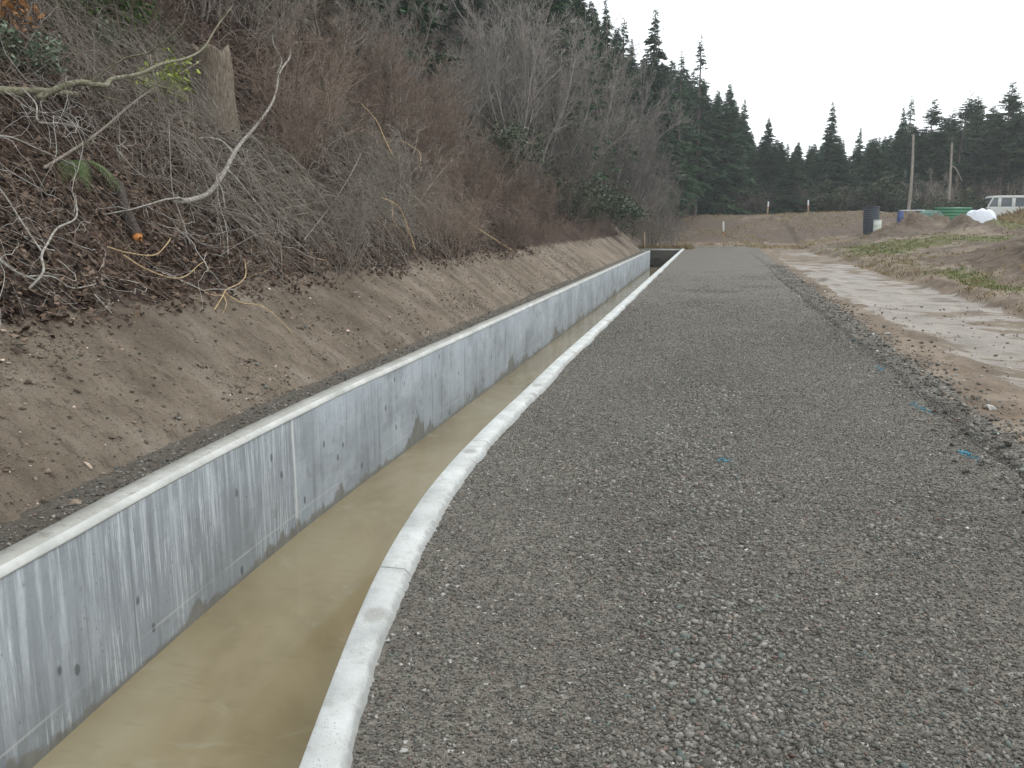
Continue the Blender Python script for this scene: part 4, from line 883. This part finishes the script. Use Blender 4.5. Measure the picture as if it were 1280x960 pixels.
for (px, tp, Y_, k_) in [(790, 8, 72, 'f3'), (770, -10, 66, 'f1'), (745, -5, 60, 'f3'), (722, -30, 55, 'f1'), (700, -40, 60, 'f0'), (672, -60, 52, 'f2'), (650, -50, 58, 'f1'), (735, -20, 66, 'f2'), (758, 5, 70, 'f0'), (782, 25, 74, 'f2'), (800, 40, 76, 'f1'), (825, 60, 80, 'f0'), (708, -70, 50, 'f2'), (728, -60, 58, 'f0'), (742, -40, 56, 'f1'), (752, -10, 62, 'f2'), (768, 12, 68, 'f1'), (690, -80, 46, 'f2')]:
    p = at_y(px, 270, Y_); x_ = p[0] - 1.0; z_ = float(land(np.array(x_), np.array(Y_))); plant(k_, x_, Y_, z_, at_y(px, tp, Y_)[2] - z_, 'dark conifer showing through the top of the thicket', 'conifers showing through the thicket', .9)
# bare alders against the sky
for (px, Y_, s) in [(735, 52, 1.25), (760, 58, 1.3), (705, 48, 1.2), (680, 42, 1.15), (785, 66, 1.2), (640, 38, 1.1), (805, 70, 1.0), (720, 50, 1.35), (745, 56, 1.3), (770, 62, 1.35), (695, 46, 1.3), (660, 40, 1.2), (790, 60, 1.0), (815, 66, .95)]:
    p = at_y(px, 200, Y_); x_ = p[0]; z_ = float(land(np.array(x_), np.array(Y_)))
    put_bush('tall', int(rng.integers(3)), (x_, Y_, z_), s * 1.15, rng.uniform(0, 6.28), (0, .04), 'tall leafless shrub standing up to the skyline at the thicket end', 'tall bare shrubs at the skyline')
# understory at the wood's edge and on the right slope
MUND = MGD
us = shrub('understory_bush', (0, 0, 0), 1.9, 2.3, 2600, .15, mat_leaf('understory_leaf', [(.018, .028, .014), (.042, .055, .025), (.09, .10, .05)], .7), 'dark green bush at the foot of the far wood', 'bush', 'bushes at the foot of the wood', 12)
spots = [(px, 88 + rng.uniform(-1.5, 2)) for px in range(800, 1110, 13)] + [(px, 84 + rng.uniform(-3, 4)) for px in range(1110, 1215, 13)] + [(px, 90 + rng.uniform(-1, 4)) for px in range(1140, 1290, 18)]
for i, (px, Y_) in enumerate(spots):
    o = us if i == 0 else copy_tree(us); p = at_y(px + rng.uniform(-5, 5), 270, Y_); s = rng.uniform(.6, 1.25)
    o.location = (p[0], Y_, float(ground(np.array(p[0]), np.array(Y_)))); o.scale = (s, s, s); o.rotation_euler = (0, 0, rng.uniform(0, 6.28))
for i in range(26):
    px = rng.uniform(1165, 1300); Y_ = rng.uniform(88, 97) if px > 1200 else rng.uniform(83, 94); p = at_y(px, 250, Y_)
    put_bush(['brown', 'grey'][i % 2], i % 2, (p[0], Y_, float(ground(np.array(p[0]), np.array(Y_)))), rng.uniform(.9, 1.5), rng.uniform(0, 6.28), (0, 0), 'leafless brown bush under the pines on the right slope', 'bare bushes on the right slope')
for i in range(7):
    px = [905, 928, 948, 975, 1000, 1050, 1085][i]; Y_ = 87; p = at_y(px, 265, Y_)
    put_bush('grey', i % 3, (p[0], Y_, float(ground(np.array(p[0]), np.array(float(Y_))))), rng.uniform(.8, 1.2), rng.uniform(0, 6.28), (0, 0), 'slender bare shrub in front of the dark firs', 'bare shrubs in front of the firs')

# ================================================================== GRASS
MGR = mat_leaf('grass_blades', [(.055, .075, .02), (.12, .15, .045), (.27, .25, .11)], .6)
MSTR = mat_leaf('straw_grass', [(.13, .10, .045), (.28, .21, .10), (.42, .34, .18)], .7)
def tufts(name, x, y, hgt, nb, mat, label, spread=.05, zf=ground):
    n = len(x); X_ = np.repeat(x, nb) + rng.normal(0, spread, n * nb); Y_ = np.repeat(y, nb) + rng.normal(0, spread, n * nb); Z_ = zf(X_, Y_) - .01
    h_ = np.repeat(hgt, nb) * rng.uniform(.5, 1.1, n * nb); a = rng.uniform(0, 6.28, n * nb); wv = .006 + .004 * np.clip(Y_ / 20, 0, 4)
    dx, dy = np.cos(a), np.sin(a); B = np.stack([X_, Y_, Z_], -1); s = np.stack([-dy, dx, 0 * a], -1) * wv[:, None]
    bend = np.stack([dx, dy, 0 * a], -1)
    V = np.stack([B - s, B + s, B + bend * (h_ * .25)[:, None] + [0, 0, 1] * (h_ * .6)[:, None] + s * .6, B + bend * (h_ * .6)[:, None] + [0, 0, 1] * (h_ * .85)[:, None]], 1)
    sh = np.clip(np.repeat(rng.random(n), nb) * .6 + .4 * rng.random(n * nb), 0, 1)
    return tag(mk(name, V, np.arange(len(B) * 4).reshape(-1, 4), mat, attrs=dict(shade=np.repeat(sh, 4))), label, kind='stuff')
n = 17000; y = 12 + 50 * rng.random(n) ** 1.1; x = 5.6 + rng.random(n) ** 1.2 * (4 + y * .25); gf = greenf(x, y)
k = rng.random(n) < gf * 1.1 - .12; x, y = x[k], y[k]; tufts('field_grass', x, y, rng.uniform(.04, .12, len(x)), 7, MGR, 'short rough grass on the field edge', .06)
n = 9000; y = 12 + 52 * rng.random(n); x = 5.5 + rng.random(n) ** 1.3 * (4 + y * .25); k = fbm(x * .6, y * .4, 171, 3) > .08; x, y = x[k], y[k]
tufts('dry_grass', x, y, rng.uniform(.04, .13, len(x)), 5, MSTR, 'dry straw on the field', .07)
n = 900; x = rng.uniform(-4.6, -1.2, n); y = 56.85 + rng.random(n) ** 1.5 * 2.6; tufts('straw_clump', x, y, rng.uniform(.12, .38, n), 9, MSTR, 'ochre straw grass over the headwall', .08)
n = 5000; y = rng.uniform(60, 84, n); x = rng.uniform(-6, 16, n); k = fbm(x * .4, y * .5, 173, 3) > .03; tufts('bank_straw', x[k], y[k], rng.uniform(.06, .2, k.sum()), 5, MSTR, 'sparse straw on the far dirt embankment', .12)
n = 9000; y = rng.uniform(66, 92, n); x = 17 + rng.random(n) * 25 + (y - 66) * .1; k = x > 20 + .05 * y - 2; tufts('slope_grass', x[k], y[k], rng.uniform(.2, .7, k.sum()), 6, MSTR, 'tall yellow grass on the right slope', .15)

# ================================================================== SITE OBJECTS
def part(name, vf, mat, par, sm=False): return mk(name, *vf, mat, par, smooth_=sm)
# upright pipe section and white barrel
p = hit(1088.5, 292); Yp = float(p[1]); zt = at_y(1088, 258, Yp)[2]; z0 = float(ground(np.array(p[0]), np.array(Yp))); hh = zt - z0
e = empty('standing_pipe', (p[0], Yp, z0 - .03)); tag(e, 'tall dark blue-black plastic pipe section standing upright in the field', 'pipe', kind='thing')
PS = Yp / 52.0 * 1.0
MPP = mat_plain('dark_blue_plastic', (.028, .040, .055), .45, .5, .2)
prof = [(.40, 0)]
for i in range(14): z_ = hh * (i + .5) / 14; prof += [(.40, z_ - .04), (.425, z_ - .02), (.425, z_ + .02), (.40, z_ + .04)]
prof += [(.40, hh), (.36, hh), (.36, .1)]
part('pipe_body', lathe(prof, 28), MPP, e, True); part('rim', lathe([(.405, hh - .06), (.44, hh - .05), (.44, hh + .012), (.352, hh + .012), (.352, hh - .06)], 28), MPP, e)
e.rotation_euler = (0, R(-2.5), 0); e.scale = (PS, PS, 1)
Yw = Yp - .8 * PS; p = at_y(1096, 291, Yw); z0 = float(ground(np.array(p[0]), np.array(Yw))); hh = at_y(1096, 275, Yw)[2] - z0
e = empty('white_barrel', (p[0], Yw, z0 - .03)); e.scale = (PS, PS, 1); tag(e, 'small off-white barrel standing against the dark upright pipe', 'barrel', kind='thing')
MWP = mat_plain('white_plastic', (.62, .66, .60), .5, .4, .1)
part('barrel_body', lathe([(.0, 0), (.19, 0), (.205, .03), (.205, hh * .3), (.215, hh * .33), (.205, hh * .36), (.205, hh * .66), (.215, hh * .69), (.205, hh * .72), (.205, hh - .04), (.19, hh)], 24), MWP, e, True)
part('lid', lathe([(.195, hh - .01), (.21, hh), (.21, hh + .03), (.0, hh + .035)], 24), MWP, e)
# survey stakes
MSW = mat_wood('stake_wood', [(.25, .17, .10), (.40, .29, .18), (.52, .40, .27)], (5, 5, 2)); MSWH = mat_plain('white_stake_paint', (.75, .76, .74), .6); MSOR = mat_plain('orange_ribbon', (.45, .16, .05), .6)
def stake(px, pyb, pyt, Y_, label, wd=.06, white=True):
    p = at_y(px, pyb, Y_); z = float(ground(np.array(p[0]), np.array(Y_))); h_ = at_y(px, pyt, Y_)[2] - z
    e = empty('survey_stake', (p[0], Y_, z)); tag(e, label, 'stake', 'survey stakes', 'thing'); e.rotation_euler = (0, R(rng.uniform(-3, 3)), rng.uniform(0, 3))
    bevel(part('post', box(-wd / 2, wd / 2, -wd / 3, wd / 3, -.2, h_ * (.62 if white else 1)), MSW, e), .004)
    if white: bevel(part('painted_top', box(-wd / 2 - .004, wd / 2 + .004, -wd / 3 - .004, wd / 3 + .004, h_ * .62, h_), MSWH, e), .004)
    if white: part('ribbon', (lambda v: (v[0], v[1]))(box(-wd / 2 - .01, wd / 2 + .012, -wd / 3 - .01, wd / 3 + .01, h_ * .52, h_ * .60)), MSOR, e)
stake(905, 296, 277, 66, 'white-topped survey stake on the dirt just beyond the gravel road', .09)
stake(959, 270, 252, 84.0, 'white-topped survey stake on the embankment crest, left one', .11)
stake(1010, 268, 250, 84.0, 'white-topped survey stake on the embankment crest, right one', .11)
stake(806, 304, 290, 56.9, 'short brown wooden stake at the corner of the headwall', .09, False)
# bare poles
MPL = mat_wood('weathered_pole', [(.16, .14, .11), (.29, .26, .22), (.42, .39, .34)], (4, 4, .6))
for (b, t_, Y_, r0, lb, arm) in [((1135, 262), (1143, 168), 80, .15, 'taller bare weathered pole leaning right, left of the pair', False), ((1184, 255), (1191, 178), 82, .14, 'shorter bare pole with a broken side limb, right of the pair', True)]:
    A = at_y(*b, Y_); B = at_y(*t_, Y_); z = float(ground(np.array(A[0]), np.array(float(Y_)))); A[2] = min(A[2], z - .2)
    e = empty('bare_pole', tuple(A)); tag(e, lb, 'pole', 'bare poles before the right wood', 'thing')
    s = np.linspace(0, 1, 12)[:, None]; P = (B - A) * s; P[:, 0] += .08 * np.sin(s[:, 0] * 4)
    mk('pole_shaft', *tubes(P[None], (r0 * (1 - .45 * s[:, 0]))[None], 10), MPL, e, smooth_=True)
    if arm: P2 = P[8] + np.linspace(0, 1, 6)[:, None] * np.array([.9, -.1, -1.3]) + np.array([0, 0, .3]) * np.sin(np.linspace(0, 3, 6))[:, None]; mk('side_limb', *tubes(P2[None], np.linspace(.06, .03, 6)[None], 6), MPL, e, smooth_=True)
# green pipes
MGN = mat_plain('green_plastic_pipe', (.030, .155, .070), .5, .5, .2); MTL = mat_plain('grey_green_netting', (.10, .17, .14), .9, .2, .4, 3)
MWH = mat_plain('white_sheet', (.72, .76, .82), .45, .4, .08); MBL = mat_plain('blue_plastic', (.045, .075, .20), .5, .5, .15)
Yg = 74.0; pc = at_y(1187, 270, Yg); zb = at_y(1187, 274, Yg)[2]
gz = lambda x_, y_: float(ground(np.array(float(x_)), np.array(float(y_))))
rws = 5; g0 = None; names = ['bottom row of the stack', 'second row of the stack', 'third row of the stack', 'fourth row of the stack', 'top row of the stack']
zbase = gz(pc[0], Yg); rp = max(.07, (at_y(1187, 259.5, Yg)[2] - zbase) / (rws * 1.78)) * 1.0
for rI in range(rws):
    for c_ in range(6 - rI):
        Ln = 3.4 - .25 * rI; yo = Yg + (c_ - (5 - rI) / 2) * rp * 2.02; V, F = lathe([(rp * .85, .01), (rp, 0), (rp, Ln), (rp * .85, Ln - .01), (rp * .85, .01)], 14); V = np.stack([V[:, 2] - Ln / 2, V[:, 0], V[:, 1]], -1)
        o = mk('green_pipe', V, F, MGN, smooth_=True); o.location = (pc[0] + .25 + rng.uniform(-.15, .15), yo, zbase + rp + rI * rp * 1.78); o.rotation_euler = (0, 0, R(rng.uniform(-.6, .6)))
        tag(o, 'long green plastic pipe in the ' + names[rI] + ' behind the dirt mounds', 'pipe', 'stacked green pipes, ' + names[rI], 'thing')
# netting heap (shallow draped mound)
def heap(name, c, rx, ry, hh, mat, label, cat, sx=36, rough_=.18, seed=5, pw=3.0):
    u = np.linspace(-1, 1, sx); X_, Y_ = np.meshgrid(u, u); rr_ = np.sqrt(X_ ** 2 + Y_ ** 2); q = np.maximum(rr_, 1e-6)
    m_ = np.maximum(np.abs(X_), np.abs(Y_)); X2 = X_ * m_ / q; Y2 = Y_ * m_ / q
    Z_ = hh * (1 - m_ ** pw) * (1 + rough_ * 2 * fbm(X2 * 2.5 + seed, Y2 * 2.5, seed, 3)) - .05
    o = mk(name, np.stack([X2 * rx, Y2 * ry, Z_], -1), grid_faces(sx, sx), mat, smooth_=True); o.location = c; return tag(o, label, cat, None, 'thing')
pt = at_y(1163, 270, 73); heap('netting_heap', (pt[0], 73, gz(pt[0], 73)), 1.3, .8, max(.3, at_y(1163, 261, 73)[2] - gz(pt[0], 73)), MTL, 'grey-green netting heaped beside the stacked green pipes', 'netting', seed=9)
pt = at_y(1226, 270, 72); heap('wrapped_bundle', (pt[0], 72, gz(pt[0], 72)), 1.2, .75, max(.3, at_y(1226, 263, 72)[2] - gz(pt[0], 72)), MWH, 'white plastic-wrapped bundle right of the green pipes', 'bundle', rough_=.28, seed=3, pw=7.0, sx=60)
pt = at_y(1140, 265, 76); z_ = at_y(1140, 262.5, 76)[2]; zg = gz(pt[0], 76)
e = empty('white_table', (pt[0], 76, zg)); tag(e, 'low white sheet laid flat on trestles left of the netting heap', 'sheet', kind='thing')
hh = max(.4, z_ - zg); bevel(part('sheet_top', box(-.85, .85, -.5, .5, hh - .07, hh), MWH, e), .01)
for sx in (-1, 1): bevel(part('trestle', box(sx * .6 - .05, sx * .6 + .05, -.4, .4, -.05, hh - .072), MSW, e), .005)
pt = at_y(1125.5, 270, 70); zg = gz(pt[0], 70); hh = max(.45, at_y(1125, 264, 70)[2] - zg)
e = empty('blue_barrel', (pt[0], 70, zg - .03)); e.scale = (.75, .75, 1); tag(e, 'blue plastic barrel left of the dirt mounds', 'barrel', kind='thing')
part('barrel_body', lathe([(0, 0), (.27, 0), (.29, .04), (.29, hh * .3), (.305, hh * .33), (.29, hh * .36), (.29, hh * .64), (.305, hh * .67), (.29, hh * .7), (.29, hh - .04), (.26, hh)], 24), MBL, e, True)
part('lid', lathe([(.27, hh - .01), (.28, hh + .02), (0, hh + .025)], 24), MBL, e)
# white bus on the slope: seen from the window band up
Yb = 84.0; A = at_y(1234, 258, Yb); zt = at_y(1240, 244.5, Yb)[2]; zw = at_y(1240, 258.5, Yb)[2]
MBUS = mat_plain('cream_bus_paint', (.66, .67, .63), .4, .5, .06); MGL = mat_plain('dusty_window', (.12, .145, .16), .12, .6, .2, 2); MTY = mat_plain('black_rubber', (.02, .02, .02), .8, .3)
bl, bw = 7.5, 2.3; zb_ = zt - 2.6
bus = empty('bus', (A[0], Yb, zb_)); tag(bus, 'white bus with a row of square windows behind the grassy slope at right edge', 'bus', kind='thing')
Hb = 2.6; hw_ = zw - zb_; body = [(0.0, .35), (bl, .35), (bl, Hb * .98), (.75, Hb * .98), (.45, Hb * .94), (.0, hw_ + .02), (-.04, .9)]
def prism(poly, y0, y1):
    n = len(poly); V = [(x_, y0, z_) for x_, z_ in poly] + [(x_, y1, z_) for x_, z_ in poly]; return V, [list(range(n))[::-1], list(range(n, 2 * n))] + [[i, (i + 1) % n, n + (i + 1) % n, n + i] for i in range(n)]
def ngon(name, VF, mat, par):
    me = bpy.data.meshes.new(name); me.from_pydata(*(VF[0], [], VF[1])); me.materials.append(mat); o = bpy.data.objects.new(name, me); COL.objects.link(o); o.parent = par; return o
lower = [(-.04, .35), (bl, .35), (bl, hw_), (.0, hw_), (-.05, .9)]
bevel(ngon('lower_body', prism(lower, 0, bw), MBUS, bus), .04)
roof = [(.36, Hb * .985 - .16), (bl + .03, Hb * .985 - .16), (bl + .03, Hb), (.62, Hb), (.40, Hb * .97)]
bevel(ngon('roof', prism(roof, -.04, bw + .04), MBUS, bus), .05)
ngon('cabin', prism([(.1, hw_), (bl - .1, hw_), (bl - .1, Hb - .17), (.42, Hb - .17)], .06, bw - .06), MGL, bus)
xs_ = [.95, 2.05, 3.15, 4.3, 5.45, 6.6]
for x_ in xs_:
    for yy_ in (0, bw - .08): bevel(part('window_pillar', box(x_ - .13, x_ + .13, yy_, yy_ + .08, hw_ + .002, Hb - .162), MBUS, bus), .01)
bevel(ngon('windscreen_frame', prism([(.0, hw_ + .002), (.12, hw_ + .002), (.50, Hb - .165), (.38, Hb - .165)], 0, .08), MBUS, bus), .008)
for x_ in (1.3, 5.9):
    for yy_ in (.02, bw - .27):
        V, F = lathe([(.0, 0), (.42, 0), (.45, .05), (.45, .2), (.42, .25), (0, .25)], 24); V = np.stack([V[:, 0] + x_, V[:, 2] + yy_, V[:, 1] + .45], -1); wv = mk('wheel', V, F, MTY, bus, smooth_=False)

# ================================================================== HAZE (one even box of damp air around everything)
V, F = box(-520, 520, -120, 720, -6, 62)
hm = bpy.data.materials.new('damp_air'); hm.use_nodes = True; t_ = hm.node_tree; t_.nodes.clear()
ou = t_.nodes.new('ShaderNodeOutputMaterial'); pv = t_.nodes.new('ShaderNodeVolumePrincipled')
pv.inputs['Color'].default_value = (.90, .95, 1.0, 1); pv.inputs['Density'].default_value = .0007; pv.inputs['Anisotropy'].default_value = .2
t_.links.new(pv.outputs[0], ou.inputs['Volume'])
tag(mk('haze', V, F, hm), 'thin damp haze over the site', kind='stuff')
